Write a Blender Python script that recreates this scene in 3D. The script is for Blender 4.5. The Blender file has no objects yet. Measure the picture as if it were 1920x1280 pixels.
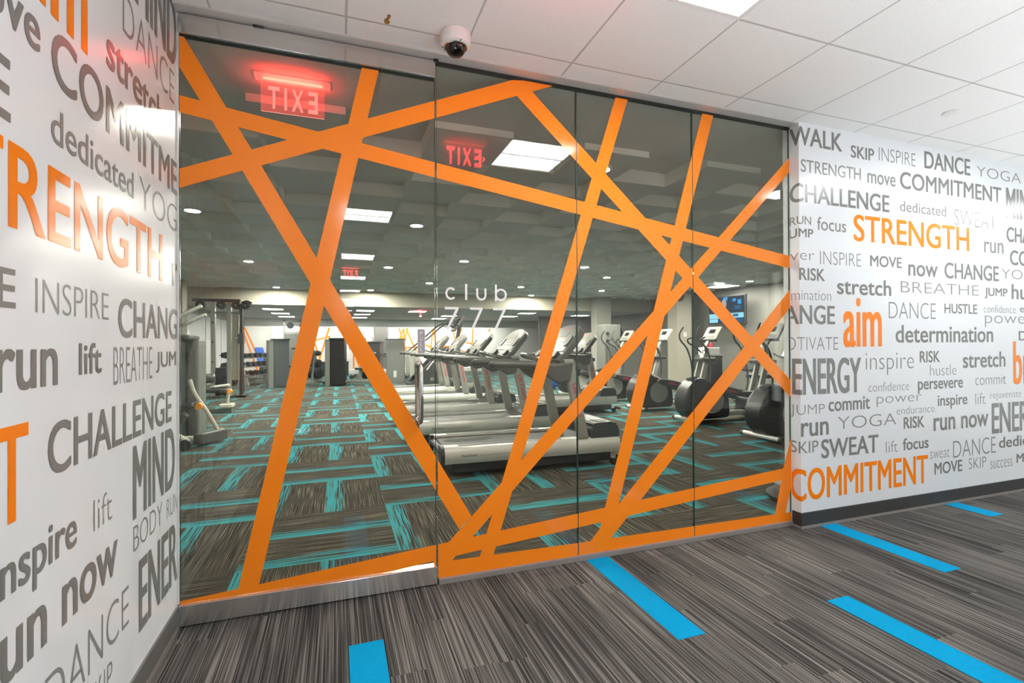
import bpy, bmesh, math, random
from mathutils import Vector, Matrix

random.seed(7)
SC = bpy.context.scene
COL = SC.collection
PI = math.pi
R = math.radians

# ------------------------------------------------------------------ camera, world, exposure
F_PX, YAW, PITCH, ROLL = 925.637, 0.33946, 0.00477, -0.00453
CAM = Vector((0.71235, -2.71978, 1.32344))
_f = Vector((math.sin(YAW)*math.cos(PITCH), math.cos(YAW)*math.cos(PITCH), math.sin(PITCH)))
_r0 = Vector((math.cos(YAW), -math.sin(YAW), 0)); _u0 = _r0.cross(_f)
_r = _r0*math.cos(ROLL) + _u0*math.sin(ROLL); _u = -_r0*math.sin(ROLL) + _u0*math.cos(ROLL)
cd = bpy.data.cameras.new('camera'); cam = bpy.data.objects.new('camera', cd); COL.objects.link(cam)
cd.sensor_width = 36.0; cd.lens = F_PX/1920*36.0; cd.clip_start = 0.02; cd.clip_end = 200
m = Matrix((_r, _u, -_f)).transposed().to_4x4(); m.translation = CAM
cam.matrix_world = m
SC.camera = cam

W = bpy.data.worlds.new('world'); SC.world = W; W.use_nodes = True
W.node_tree.nodes['Background'].inputs[0].default_value = (0.8, 0.85, 0.9, 1)
W.node_tree.nodes['Background'].inputs[1].default_value = 2.0   # added daylight, let into the hall by the made-up side windows
vs = SC.view_settings
vs.view_transform = 'Standard'; vs.look = 'None'; vs.gamma = 1.0; vs.use_curve_mapping = False
vs.exposure = 0.27
SC.cycles.max_bounces = 10; SC.cycles.diffuse_bounces = 5; SC.cycles.glossy_bounces = 4
SC.cycles.transparent_max_bounces = 16; SC.cycles.sample_clamp_indirect = 4.0
SC.cycles.caustics_reflective = False; SC.cycles.caustics_refractive = False

# lamp strengths (emission; the hall uplights are added lamps)
HALL_TROFFER = 29.0
ADDED_UPLIGHT = 430.0
GYM_DOWNLIGHT = 1750.0
GYM_TROFFER = 48.0
GYM_COVE = 75.0
EXIT_LED = 22.0
EXIT_SPILL = 1.2

# ------------------------------------------------------------------ main dimensions (metres)
H = 2.903            # hall ceiling
XR = 3.827           # right end of the glass
YW = -0.08           # front of the right mural wall
XD = 1.228           # door / fixed glass joint
JOINTS = (1.2305, 2.097, 2.964, XR)
GX0, GX1, GY1 = -3.3, 11.5, 21.6   # gym extents
GC = 3.02            # gym ceiling
TILE = 0.603; TX, TY = 0.755, -0.219

# ------------------------------------------------------------------ materials
def srgb(r, g, b):
    f = lambda c: (c/255/12.92) if c/255 <= 0.04045 else ((c/255+0.055)/1.055)**2.4
    return (f(r), f(g), f(b), 1)

def newmat(name):
    M = bpy.data.materials.new(name); M.use_nodes = True
    nt = M.node_tree; return M, nt, nt.nodes['Principled BSDF']

def mat(name, col, rough=0.5, metal=0.0, spec=0.5, bump=0.0, bscale=200.0, var=0.0, vscale=6.0, emis=None, es=0.0, coat=0.0):
    M, nt, b = newmat(name); N = nt.nodes; L = nt.links
    b.inputs['Base Color'].default_value = col; b.inputs['Roughness'].default_value = rough
    b.inputs['Metallic'].default_value = metal; b.inputs['Specular IOR Level'].default_value = spec
    if coat: b.inputs['Coat Weight'].default_value = coat; b.inputs['Coat Roughness'].default_value = 0.05
    if emis: b.inputs['Emission Color'].default_value = emis; b.inputs['Emission Strength'].default_value = es
    tc = N.new('ShaderNodeTexCoord')
    if var:
        n = N.new('ShaderNodeTexNoise'); n.inputs['Scale'].default_value = vscale; n.inputs['Detail'].default_value = 3
        L.new(tc.outputs['Object'], n.inputs['Vector'])
        mr = N.new('ShaderNodeMapRange'); mr.inputs[3].default_value = 1-var; mr.inputs[4].default_value = 1+var
        L.new(n.outputs['Fac'], mr.inputs[0])
        mx = N.new('ShaderNodeVectorMath'); mx.operation = 'SCALE'; mx.inputs[0].default_value = col[:3]
        L.new(mr.outputs[0], mx.inputs['Scale']); L.new(mx.outputs[0], b.inputs['Base Color'])
    if bump:
        n = N.new('ShaderNodeTexNoise'); n.inputs['Scale'].default_value = bscale
        L.new(tc.outputs['Object'], n.inputs['Vector'])
        bp = N.new('ShaderNodeBump'); bp.inputs['Strength'].default_value = bump; bp.inputs['Distance'].default_value = 0.002
        L.new(n.outputs['Fac'], bp.inputs['Height']); L.new(bp.outputs[0], b.inputs['Normal'])
    return M

def brushed(name, col, rough=0.28, metal=1.0, aniso=0.85, rot=0.0):
    """metal brushed along its length: reflections spread across the grain"""
    M, nt, b = newmat(name)
    b.inputs['Base Color'].default_value = col; b.inputs['Metallic'].default_value = metal; b.inputs['Roughness'].default_value = rough
    b.inputs['Anisotropic'].default_value = aniso; b.inputs['Anisotropic Rotation'].default_value = rot
    t = nt.nodes.new('ShaderNodeCombineXYZ'); t.inputs[0].default_value = 1.0
    nt.links.new(t.outputs[0], b.inputs['Tangent'])
    return M

def emit(name, col, s):
    M = bpy.data.materials.new(name); M.use_nodes = True; nt = M.node_tree
    nt.nodes.remove(nt.nodes['Principled BSDF'])
    e = nt.nodes.new('ShaderNodeEmission'); e.inputs[0].default_value = col; e.inputs[1].default_value = s
    nt.links.new(e.outputs[0], nt.nodes['Material Output'].inputs[0]); return M

def glassmat(name, tint, f0=0.04, rough=0.0, glow=None, gs=0.0):
    M = bpy.data.materials.new(name); M.use_nodes = True; nt = M.node_tree; N = nt.nodes; L = nt.links
    N.remove(N['Principled BSDF'])
    t = N.new('ShaderNodeBsdfTransparent'); t.inputs[0].default_value = tint
    g = N.new('ShaderNodeBsdfGlossy'); g.inputs['Roughness'].default_value = rough
    lw = N.new('ShaderNodeLayerWeight'); lw.inputs['Blend'].default_value = 0.5
    p = N.new('ShaderNodeMath'); p.operation = 'POWER'; p.inputs[1].default_value = 5
    a = N.new('ShaderNodeMath'); a.operation = 'MULTIPLY_ADD'; a.inputs[1].default_value = 1-f0; a.inputs[2].default_value = f0
    mx = N.new('ShaderNodeMixShader')
    L.new(lw.outputs['Facing'], p.inputs[0]); L.new(p.outputs[0], a.inputs[0]); L.new(a.outputs[0], mx.inputs[0])
    L.new(t.outputs[0], mx.inputs[1]); L.new(g.outputs[0], mx.inputs[2])
    last = mx.outputs[0]
    if glow:
        e = N.new('ShaderNodeEmission'); e.inputs[0].default_value = glow; e.inputs[1].default_value = gs
        ad = N.new('ShaderNodeAddShader'); L.new(last, ad.inputs[0]); L.new(e.outputs[0], ad.inputs[1]); last = ad.outputs[0]
    L.new(last, N['Material Output'].inputs[0]); return M

class NB:
    """tiny node-maths helper"""
    def __init__(s, nt): s.N = nt.nodes; s.L = nt.links
    def v(s, x, inp):
        if isinstance(x, (int, float)): inp.default_value = x
        else: s.L.new(x, inp)
    def m(s, op, a, b=0.0, c=0.0):
        n = s.N.new('ShaderNodeMath'); n.operation = op
        s.v(a, n.inputs[0]); s.v(b, n.inputs[1]); s.v(c, n.inputs[2]); return n.outputs[0]
    def xyz(s, x, y, z=0.0):
        n = s.N.new('ShaderNodeCombineXYZ'); s.v(x, n.inputs[0]); s.v(y, n.inputs[1]); s.v(z, n.inputs[2]); return n.outputs[0]
    def noise(s, vec, scale=1.0, det=2.0, rough=0.5):
        n = s.N.new('ShaderNodeTexNoise'); n.inputs['Scale'].default_value = scale; n.inputs['Detail'].default_value = det
        n.inputs['Roughness'].default_value = rough; s.L.new(vec, n.inputs['Vector']); return n.outputs['Fac']
    def white(s, vec):
        n = s.N.new('ShaderNodeTexWhiteNoise'); n.noise_dimensions = '3D'; s.L.new(vec, n.inputs['Vector']); return n.outputs['Value']
    def mix(s, f, a, b):
        n = s.N.new('ShaderNodeMix'); n.data_type = 'RGBA'; s.v(f, n.inputs[0])
        for x, i in ((a, 6), (b, 7)):
            if isinstance(x, tuple): n.inputs[i].default_value = x
            else: s.L.new(x, n.inputs[i])
        return n.outputs[2]
    def rng(s, x, a, b, c=0.0, d=1.0):
        n = s.N.new('ShaderNodeMapRange'); s.v(x, n.inputs[0])
        for k, q in enumerate((a, b, c, d)): s.v(q, n.inputs[k+1])
        return n.outputs[0]
    def sep(s):
        tc = s.N.new('ShaderNodeTexCoord'); sp = s.N.new('ShaderNodeSeparateXYZ'); s.L.new(tc.outputs['Object'], sp.inputs[0])
        return sp.outputs[0], sp.outputs[1], sp.outputs[2]

def carpet_hall():
    M, nt, b = newmat('hall_carpet'); q = NB(nt); x, y, z = q.sep()
    pw, pl = 0.145, 0.866
    ix = q.m('FLOOR', q.m('DIVIDE', q.m('SUBTRACT', x, 0.18), pw))
    oy = q.m('MULTIPLY', q.white(q.xyz(ix, 3.1)), pl)
    iy = q.m('FLOOR', q.m('DIVIDE', q.m('ADD', y, oy), pl))
    rnd = q.white(q.xyz(ix, iy, 5.0))
    sh = q.m('MULTIPLY', rnd, 37.0)
    fine = q.noise(q.xyz(q.m('MULTIPLY', x, 420.0), q.m('MULTIPLY_ADD', y, 1.6, sh)), 1, 1.5)
    mid = q.noise(q.xyz(q.m('MULTIPLY', x, 120.0), q.m('MULTIPLY_ADD', y, 0.8, sh)), 1, 2)
    tuft = q.noise(q.xyz(q.m('MULTIPLY', x, 500.0), q.m('MULTIPLY', y, 320.0)), 1, 1)
    big = q.noise(q.xyz(q.m('MULTIPLY', x, 2.0), q.m('MULTIPLY', y, 1.6)), 1, 2)
    s = q.m('ADD', q.m('MULTIPLY', fine, 0.55), q.m('MULTIPLY', mid, 0.55))
    s = q.m('ADD', s, q.m('MULTIPLY', q.m('SUBTRACT', tuft, 0.5), 0.22))
    s = q.m('ADD', s, q.m('MULTIPLY', q.m('SUBTRACT', rnd, 0.5), 0.05))
    s = q.m('ADD', s, q.m('MULTIPLY', q.m('SUBTRACT', big, 0.5), 0.10))
    f1 = q.rng(s, 0.44, 0.55); f2 = q.rng(s, 0.55, 0.70)
    c = q.mix(f1, srgb(32, 31, 31), srgb(70, 68, 66)); c = q.mix(f2, c, srgb(134, 129, 123))
    nt.links.new(c, b.inputs['Base Color']); b.inputs['Roughness'].default_value = 0.95; b.inputs['Specular IOR Level'].default_value = 0.1
    bp = q.N.new('ShaderNodeBump'); bp.inputs['Strength'].default_value = 0.5; bp.inputs['Distance'].default_value = 0.003
    q.L.new(s, bp.inputs['Height']); q.L.new(bp.outputs[0], b.inputs['Normal'])
    return M

def carpet_gym():
    M, nt, b = newmat('gym_carpet'); q = NB(nt); x, y, z = q.sep()
    C = 0.933; P = C/2
    u = q.m('SUBTRACT', x, 0.145); v = q.m('SUBTRACT', y, 0.52)
    ci = q.m('FLOOR', q.m('DIVIDE', u, C)); cj = q.m('FLOOR', q.m('DIVIDE', v, C))
    par = q.m('FLOORED_MODULO', q.m('ADD', ci, cj), 2.0)     # 1: planks run along y
    inv = q.m('SUBTRACT', 1.0, par)
    ac = q.m('ADD', q.m('MULTIPLY', par, u), q.m('MULTIPLY', inv, v))
    al = q.m('ADD', q.m('MULTIPLY', par, v), q.m('MULTIPLY', inv, u))
    pi_ = q.m('FLOOR', q.m('DIVIDE', ac, P)); a = q.m('FRACT', q.m('DIVIDE', ac, P))
    rnd = q.white(q.xyz(pi_, q.m('FLOOR', q.m('DIVIDE', al, C)), par)); sh = q.m('MULTIPLY', rnd, 53.0)
    fine = q.noise(q.xyz(q.m('MULTIPLY', ac, 190.0), q.m('MULTIPLY_ADD', al, 2.2, sh)), 1, 1.5)
    wide = q.noise(q.xyz(q.m('MULTIPLY', ac, 75.0), q.m('MULTIPLY_ADD', al, 2.0, sh)), 1, 1)
    f1 = q.rng(fine, 0.36, 0.56); f2 = q.rng(fine, 0.56, 0.74)
    g = q.mix(f1, srgb(40, 38, 33), srgb(82, 78, 68)); g = q.mix(f2, g, srgb(152, 144, 126))
    # turquoise threads gather along one edge of every plank
    t0 = q.rng(a, 0.0, 0.32, 0.38, 0.56)
    t0 = q.m('ADD', t0, q.m('MULTIPLY', q.m('SUBTRACT', rnd, 0.5), 0.07))
    d = q.m('SUBTRACT', q.m('ADD', q.m('MULTIPLY', wide, 0.6), q.m('MULTIPLY', fine, 0.4)), t0)
    mask = q.rng(d, -0.01, 0.025)
    mask = q.m('MULTIPLY', mask, q.rng(q.m('ADD', a, q.m('MULTIPLY', wide, 0.10)), 0.36, 0.40, 1.0, 0.0))
    tq = q.mix(q.rng(wide, 0.4, 0.62), srgb(76, 138, 132), srgb(58, 158, 172))
    nt.links.new(q.mix(mask, g, tq), b.inputs['Base Color'])
    b.inputs['Roughness'].default_value = 0.95; b.inputs['Specular IOR Level'].default_value = 0.1
    return M

def ceiling_tiles():
    M, nt, b = newmat('ceiling_tile'); q = NB(nt); x, y, z = q.sep()
    def line(c, o):
        fr = q.m('FRACT', q.m('DIVIDE', q.m('SUBTRACT', c, o), TILE))
        d = q.m('MULTIPLY', q.m('SUBTRACT', 0.5, q.m('ABSOLUTE', q.m('SUBTRACT', fr, 0.5))), TILE)
        return d
    d = q.m('MINIMUM', line(x, TX), line(y, TY))
    ln = q.rng(d, 0.0036, 0.0048, 1.0, 0.0)
    n = q.noise(q.xyz(q.m('MULTIPLY', x, 90.0), q.m('MULTIPLY', y, 90.0)), 1, 3)
    base = q.mix(q.rng(n, 0.3, 0.7), srgb(238, 236, 233), srgb(244, 242, 239))
    nt.links.new(q.mix(ln, base, srgb(186, 184, 181)), b.inputs['Base Color'])
    b.inputs['Roughness'].default_value = 0.9
    bp = q.N.new('ShaderNodeBump'); bp.inputs['Strength'].default_value = 0.6; bp.inputs['Distance'].default_value = 0.004
    q.L.new(q.rng(d, 0.0045, 0.008), bp.inputs['Height']); q.L.new(bp.outputs[0], b.inputs['Normal'])
    return M

MT = {}
MT['wall'] = mat('mural_white', srgb(240, 242, 244), 0.22, spec=0.2)
MT['plain'] = mat('painted_white', srgb(226, 226, 222), 0.6, bump=0.05)
MT['gray_text'] = mat('mural_gray', srgb(126, 125, 121), 0.22, spec=0.2)
MT['lgray_text'] = mat('mural_light_gray', srgb(140, 139, 136), 0.22, spec=0.2)
MT['orange_text'] = mat('mural_orange', srgb(250, 132, 20), 0.22, spec=0.2)
MT['film'] = mat('orange_film', srgb(250, 136, 28), 0.12)
MT['white_vinyl'] = mat('white_vinyl', srgb(253, 253, 252), 0.4)
MT['base_dark'] = mat('rubber_base', srgb(46, 45, 44), 0.5)
MT['base_gray'] = mat('rubber_base_gray', srgb(96, 95, 92), 0.5)
MT['steel'] = brushed('brushed_steel', srgb(232, 230, 226), 0.22, 0.95, 0.95, 0.25)
MT['alu'] = brushed('satin_aluminium', srgb(214, 208, 202), 0.4, 0.3, 0.3)
MT['chrome'] = mat('polished_steel', srgb(215, 213, 208), 0.12, metal=1.0)
MT['black'] = mat('black_plastic', srgb(24, 24, 24), 0.45)
MT['seal'] = mat('black_seal', srgb(14, 15, 14), 0.4)
MT['glass'] = glassmat('clear_glass', (0.955, 0.963, 0.935, 1), 0.048)
MT['glass_edge'] = mat('glass_edge', srgb(40, 62, 52), 0.15)
MT['hall_carpet'] = carpet_hall()
MT['gym_carpet'] = carpet_gym()
MT['blue_carpet'] = mat('blue_carpet', srgb(0, 142, 188), 0.95, spec=0.1, bump=0.5, bscale=420, var=0.12, vscale=60)
MT['ceil'] = ceiling_tiles()
MT['gym_ceil'] = mat('gym_ceiling', srgb(196, 190, 184), 0.8, var=0.05, vscale=1.5)
MT['gym_ceil_lit'] = mat('gym_ceiling_lit_face', srgb(240, 240, 234), 0.7)  # paler tone paints in the light on the upright block faces
MT['gym_wall'] = mat('gym_wall', srgb(166, 164, 155), 0.7, bump=0.03)
MT['gym_gray'] = mat('gym_gray_wall', srgb(112, 110, 104), 0.7)
MT['dark_wall'] = mat('dark_gray_wall', srgb(92, 90, 87), 0.7)
MT['cream'] = mat('cream_wall', srgb(176, 170, 154), 0.7)
MT['diffuser'] = emit('troffer_diffuser', (0.95, 0.98, 1.0, 1), HALL_TROFFER)
MT['diffuser_gym'] = emit('gym_troffer_diffuser', (1, 0.99, 0.96, 1), GYM_TROFFER)
MT['downlight'] = emit('downlight_lens', (1, 0.97, 0.88, 1), GYM_DOWNLIGHT)
MT['downlight_low'] = emit('downlight_lens_low', (1, 0.97, 0.88, 1), GYM_DOWNLIGHT*0.28)
MT['threshold'] = mat('threshold_strip', srgb(140, 133, 128), 0.45, metal=0.2, var=0.1, vscale=30)
MT['white_plastic'] = mat('white_plastic', srgb(232, 230, 226), 0.35)
MT['red_led'] = emit('red_led', (1, 0.03, 0.02, 1), EXIT_LED)
MT['red_letter'] = emit('red_letter', (1, 0.20, 0.17, 1), 1.9)
MT['red_letter_hot'] = emit('red_letter_hot', (1, 0.035, 0.04, 1), 26.0)
MT['acrylic'] = glassmat('edge_lit_acrylic', (0.97, 0.90, 0.90, 1), 0.04, glow=(1, 0.07, 0.06, 1), gs=0.24)
MT['acrylic_edge'] = emit('acrylic_edge', (1, 0.35, 0.3, 1), 1.5)
MT['silver'] = mat('silver_paint', srgb(168, 168, 159), 0.32, metal=0.25)
MT['silver2'] = mat('pale_silver', srgb(226, 226, 218), 0.3, metal=0.15)
MT['frame_gray'] = mat('machine_gray', srgb(124, 126, 119), 0.4, metal=0.2)
MT['cream_tube'] = mat('cream_tube', srgb(206, 203, 186), 0.35)
MT['charcoal'] = mat('charcoal_plastic', srgb(57, 58, 56), 0.42)
MT['shroud_dark'] = mat('elliptical_shroud', srgb(32, 33, 31), 0.36)
MT['mid_gray'] = mat('mid_gray_plastic', srgb(88, 89, 84), 0.42)
MT['shroud'] = mat('machine_shroud', srgb(64, 73, 72), 0.35)
MT['console'] = mat('console_beige', srgb(88, 86, 74), 0.4)
MT['screen'] = mat('console_screen', srgb(26, 28, 28), 0.15)
MT['belt'] = mat('running_belt', srgb(66, 66, 61), 0.6, bump=0.2, bscale=300)
MT['rubber'] = mat('black_rubber', srgb(30, 31, 30), 0.6)
MT['pad'] = mat('vinyl_pad', srgb(44, 47, 46), 0.38)
MT['red_mark'] = mat('red_marking', srgb(206, 40, 52), 0.4)
MT['knob'] = mat('orange_knob', srgb(250, 160, 40), 0.4)
MT['ball'] = mat('blue_ball', srgb(40, 96, 190), 0.35)
MT['iron'] = mat('black_iron', srgb(34, 34, 34), 0.45, metal=0.3)
MT['stain'] = mat('brown_stain', srgb(150, 112, 40), 0.9, var=0.35, vscale=60)
MT['sign_gray'] = mat('sign_gray', srgb(168, 160, 160), 0.4)

# ------------------------------------------------------------------ mesh helpers
class MB:
    def __init__(s): s.bm = bmesh.new(); s.M = Matrix.Identity(4)
    def add(s, vs, fs, M=None):
        T = s.M @ M if M is not None else s.M
        bv = [s.bm.verts.new(T @ Vector(v)) for v in vs]
        for f in fs:
            try: s.bm.faces.new([bv[i] for i in f])
            except ValueError: pass
        return s
    def box(s, x0, x1, y0, y1, z0, z1, M=None):
        v = [(x, y, z) for z in (z0, z1) for y in (y0, y1) for x in (x0, x1)]
        return s.add(v, [(0, 2, 3, 1), (4, 5, 7, 6), (0, 1, 5, 4), (2, 6, 7, 3), (0, 4, 6, 2), (1, 3, 7, 5)], M)
    def prism(s, poly, h0, h1, M=None):
        n = len(poly)
        v = [(x, y, h0) for x, y in poly] + [(x, y, h1) for x, y in poly]
        f = [tuple(range(n-1, -1, -1)), tuple(range(n, 2*n))] + [(i, (i+1) % n, n+(i+1) % n, n+i) for i in range(n)]
        return s.add(v, f, M)
    def xz(s, poly, y0, y1):          # profile in x,z swept along y
        return s.prism(poly, -y1, -y0, Matrix(((1, 0, 0, 0), (0, 0, -1, 0), (0, 1, 0, 0), (0, 0, 0, 1))))
    def cyl(s, p0, p1, r0, r1=None, n=16):
        r1 = r0 if r1 is None else r1
        p0 = Vector(p0); p1 = Vector(p1); d = (p1-p0)
        q = d.to_track_quat('Z', 'Y').to_matrix().to_4x4(); q.translation = p0; h = d.length
        v = []
        for r, z in ((r0, 0), (r1, h)):
            v += [(r*math.cos(2*PI*i/n), r*math.sin(2*PI*i/n), z) for i in range(n)]
        f = [tuple(range(n-1, -1, -1)), tuple(range(n, 2*n))] + [(i, (i+1) % n, n+(i+1) % n, n+i) for i in range(n)]
        return s.add(v, f, q)
    def tube(s, path, r, n=10, sub=0):
        P = [Vector(p) for p in path]
        if sub:
            Q = []
            for i in range(len(P)-1):
                a = P[max(i-1, 0)]; b = P[i]; c = P[i+1]; d = P[min(i+2, len(P)-1)]
                for k in range(sub):
                    t = k/sub
                    Q.append(0.5*((2*b)+(c-a)*t+(2*a-5*b+4*c-d)*t*t+(3*b-a-3*c+d)*t**3))
            Q.append(P[-1]); P = Q
        rr = r if isinstance(r, (list, tuple)) else [r]*len(P)
        if len(rr) != len(P): rr = [rr[0]+(rr[-1]-rr[0])*i/(len(P)-1) for i in range(len(P))]
        up = Vector((0, 0, 1)); v = []; f = []
        t0 = (P[1]-P[0]).normalized()
        if abs(t0.dot(up)) > 0.95: up = Vector((0, 1, 0))
        for i, p in enumerate(P):
            t = ((P[min(i+1, len(P)-1)]-P[max(i-1, 0)])).normalized()
            a = up - t*up.dot(t)
            if a.length < 1e-5: a = t.orthogonal()
            a.normalize(); up = a; b = t.cross(a)
            v += [p+(a*math.cos(2*PI*k/n)+b*math.sin(2*PI*k/n))*rr[i] for k in range(n)]
        for i in range(len(P)-1):
            for k in range(n): f.append((i*n+k, i*n+(k+1) % n, (i+1)*n+(k+1) % n, (i+1)*n+k))
        f.append(tuple(range(n-1, -1, -1))); f.append(tuple((len(P)-1)*n+k for k in range(n)))
        return s.add(v, f)
    def lathe(s, prof, M=None, n=28):
        v = []; f = []
        for r, z in prof: v += [(r*math.cos(2*PI*i/n), r*math.sin(2*PI*i/n), z) for i in range(n)]
        for j in range(len(prof)-1):
            for i in range(n): f.append((j*n+i, j*n+(i+1) % n, (j+1)*n+(i+1) % n, (j+1)*n+i))
        f.append(tuple(range(n-1, -1, -1))); f.append(tuple((len(prof)-1)*n+i for i in range(n)))
        return s.add(v, f, M)
    def ball(s, c, r, sz=(1, 1, 1), n=20):
        prof = [(max(r*math.sin(PI*k/12), 1e-4), -r*math.cos(PI*k/12)) for k in range(13)]
        return s.lathe(prof, Matrix.Translation(c) @ Matrix.Diagonal((sz[0], sz[1], sz[2], 1)), n)
    def build(s, name, m, parent=None, smooth=False, bevel=0.0, seg=2):
        bmesh.ops.recalc_face_normals(s.bm, faces=s.bm.faces)
        me = bpy.data.meshes.new(name); s.bm.to_mesh(me); s.bm.free()
        me.materials.append(MT[m] if isinstance(m, str) else m)
        o = bpy.data.objects.new(name, me); COL.objects.link(o)
        if parent: o.parent = parent
        if smooth:
            for p in me.polygons: p.use_smooth = True
            me.set_sharp_from_angle(angle=R(38))
        if bevel:
            b = o.modifiers.new('bevel', 'BEVEL'); b.width = bevel; b.segments = seg; b.limit_method = 'ANGLE'; b.angle_limit = R(38)
        return o

def rrect(w, h, r, n=5, cx=0, cy=0):
    P = []
    for sx, sy, a0 in ((1, 1, 0), (-1, 1, 90), (-1, -1, 180), (1, -1, 270)):
        for k in range(n+1):
            a = R(a0+90*k/n); P.append((cx+sx*(w/2-r)+r*math.cos(a), cy+sy*(h/2-r)+r*math.sin(a)))
    return P

def thing(name, label, cat, loc=(0, 0, 0), rz=0.0, group=None):
    o = bpy.data.objects.new(name, None); COL.objects.link(o); o.empty_display_size = 0.1
    o.location = loc; o.rotation_euler = (0, 0, rz); o['label'] = label; o['category'] = cat
    if group: o['group'] = group
    return o

def tag(o, label, cat, group=None, kind=None):
    o['label'] = label; o['category'] = cat
    if group: o['group'] = group
    if kind: o['kind'] = kind
    return o

def struct(o): o['kind'] = 'structure'; return o

def dup(root, loc, rz, label, group=None):
    r = root.copy(); COL.objects.link(r); r.location = loc; r.rotation_euler = (0, 0, rz); r['label'] = label
    if group: r['group'] = group
    for ch in list(root.children):
        c = ch.copy(); COL.objects.link(c); c.parent = r
        for g in list(ch.children):
            d = g.copy(); COL.objects.link(d); d.parent = c
    return r

_tcache = {}
WEIGHT = {'b': 0.0, 'B': 0.0, 'm': 0.0, 'l': -0.015, 'w': -0.012, 'r': 0.0, 't': -0.018}
BOLD = {'b': 0.016, 'B': 0.013, 'm': 0.006}
def text_mesh(s, st='r', off=None, res=5, kb=1.0):
    """flat letters as a bmesh in x,y; returns (bm, x0, x1, y0, y1) of the ink"""
    key = (s, st, off)
    if key not in _tcache:
        c = bpy.data.curves.new('letters', 'FONT'); c.body = s; c.size = 1.0; c.resolution_u = res
        c.offset = WEIGHT[st] if off is None else off
        o = bpy.data.objects.new('letters', c); COL.objects.link(o)
        dg = bpy.context.evaluated_depsgraph_get()
        me = bpy.data.meshes.new_from_object(o.evaluated_get(dg))
        bpy.data.objects.remove(o); bpy.data.curves.remove(c); _tcache[key] = me
    me = _tcache[key]
    bm = bmesh.new(); bm.from_mesh(me)
    if st in BOLD and off is None:          # heavier strokes: the same outlines set side by side
        w_ = BOLD[st]*kb; wy = BOLD[st]/max(kb, 1.0)
        for v in bm.verts: v.co.z = 0.0006
        for i, (kx, ky) in enumerate(((-1, -0.6), (1, -0.6), (-1, 0.6), (1, 0.6))):
            b2 = bmesh.new(); b2.from_mesh(me)
            for v in b2.verts: v.co.x += kx*w_; v.co.y += ky*wy; v.co.z = 0.00015*i
            t = bpy.data.meshes.new('t'); b2.to_mesh(t); b2.free(); bm.from_mesh(t); bpy.data.meshes.remove(t)
    xs = [v.co.x for v in bm.verts]; ys = [v.co.y for v in bm.verts]
    return bm, min(xs), max(xs), min(ys), max(ys)

def word(s, st, X0, X1, Z0, Z1, fn, name, m, parent, pre='', clip=None, off=None):
    """letters fitted to a rectangle on a surface; fn maps (a, z) on the surface to a point"""
    bm, x0, x1, y0, y1 = text_mesh(s, st, off)
    kb = min(max((Z1-Z0)/(y1-y0)*(x1-x0)/(X1-X0), 0.8), 2.2); bm.free()
    bm, x0, x1, y0, y1 = text_mesh(pre+s, st, off, 5, kb)
    if pre:
        b2, p0, p1, _, _ = text_mesh(s, st, off); b2.free()
        k = (X1-X0)/(p1-p0); X0 = X1-(x1-x0)*k
    for v in bm.verts:
        v.co = Vector((X0+(v.co.x-x0)/(x1-x0)*(X1-X0), Z0+(v.co.y-y0)/(y1-y0)*(Z1-Z0), v.co.z))
    for co, no, cut in (clip or []):
        bmesh.ops.bisect_plane(bm, geom=bm.verts[:]+bm.edges[:]+bm.faces[:], plane_co=co, plane_no=no, clear_outer=cut)
    return bm, fn, name, m, parent

def place_word(bm, fn, name, m, parent):
    for v in bm.verts: v.co = Vector(fn(v.co.x, v.co.y, v.co.z))
    me = bpy.data.meshes.new(name); bm.to_mesh(me); bm.free()
    me.materials.append(MT[m]); o = bpy.data.objects.new(name, me); COL.objects.link(o)
    if parent: o.parent = parent
    return o

def letters(s, X0, X1, Z0, Z1, fn, name, m, parent, st='r', off=None):
    return place_word(*word(s, st, X0, X1, Z0, Z1, fn, name, m, parent, off=off))

# ================================================================== THE HALL
def slab(name, m, x0, x1, y0, y1, z0, z1, parent=None):
    return struct(MB().box(x0, x1, y0, y1, z0, z1).build(name, m, parent)) if parent is None else MB().box(x0, x1, y0, y1, z0, z1).build(name, m, parent)

HX1, HY0, CX1, CY0 = 9.2, -5.2, 2.45, -46.0
# floor with its blue carpet planks
fl = MB().box(-0.12, HX1+0.1, HY0-0.1, -0.005, -0.1, 0).box(-0.12, CX1+0.1, CY0, HY0-0.1, -0.1, 0).build('floor', 'hall_carpet'); struct(fl)
for x0, y1, ln in ((0.755, -0.432, 0.866), (2.142, -0.018, 0.866), (3.070, -0.866, 0.866), (3.992, -0.082, 0.785), (5.372, -0.062, 0.335)):
    MB().box(x0, x0+0.147, y1-ln, y1, 0, 0.0025).build('blue_carpet_plank', 'blue_carpet', fl)
ce = MB().box(-0.12, HX1+0.1, HY0-0.1, 0.0, H, H+0.1).box(-0.12, CX1+0.1, CY0, HY0-0.1, H, H+0.1).build('ceiling', 'ceil'); struct(ce)
# brown water stain on a ceiling tile
sp = [(0.000, 0.040), (0.011, 0.034), (0.014, 0.018), (0.006, 0.004), (0.012, -0.012), (0.014, -0.030), (0.004, -0.038), (-0.004, -0.028), (-0.002, -0.010), (-0.012, 0.004), (-0.014, 0.022), (-0.009, 0.036)]
MB().prism(sp, H-0.0012, H-0.0002, Matrix.Translation((0.944, -0.268, 0))).build('water_stain', 'stain', ce)

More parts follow.
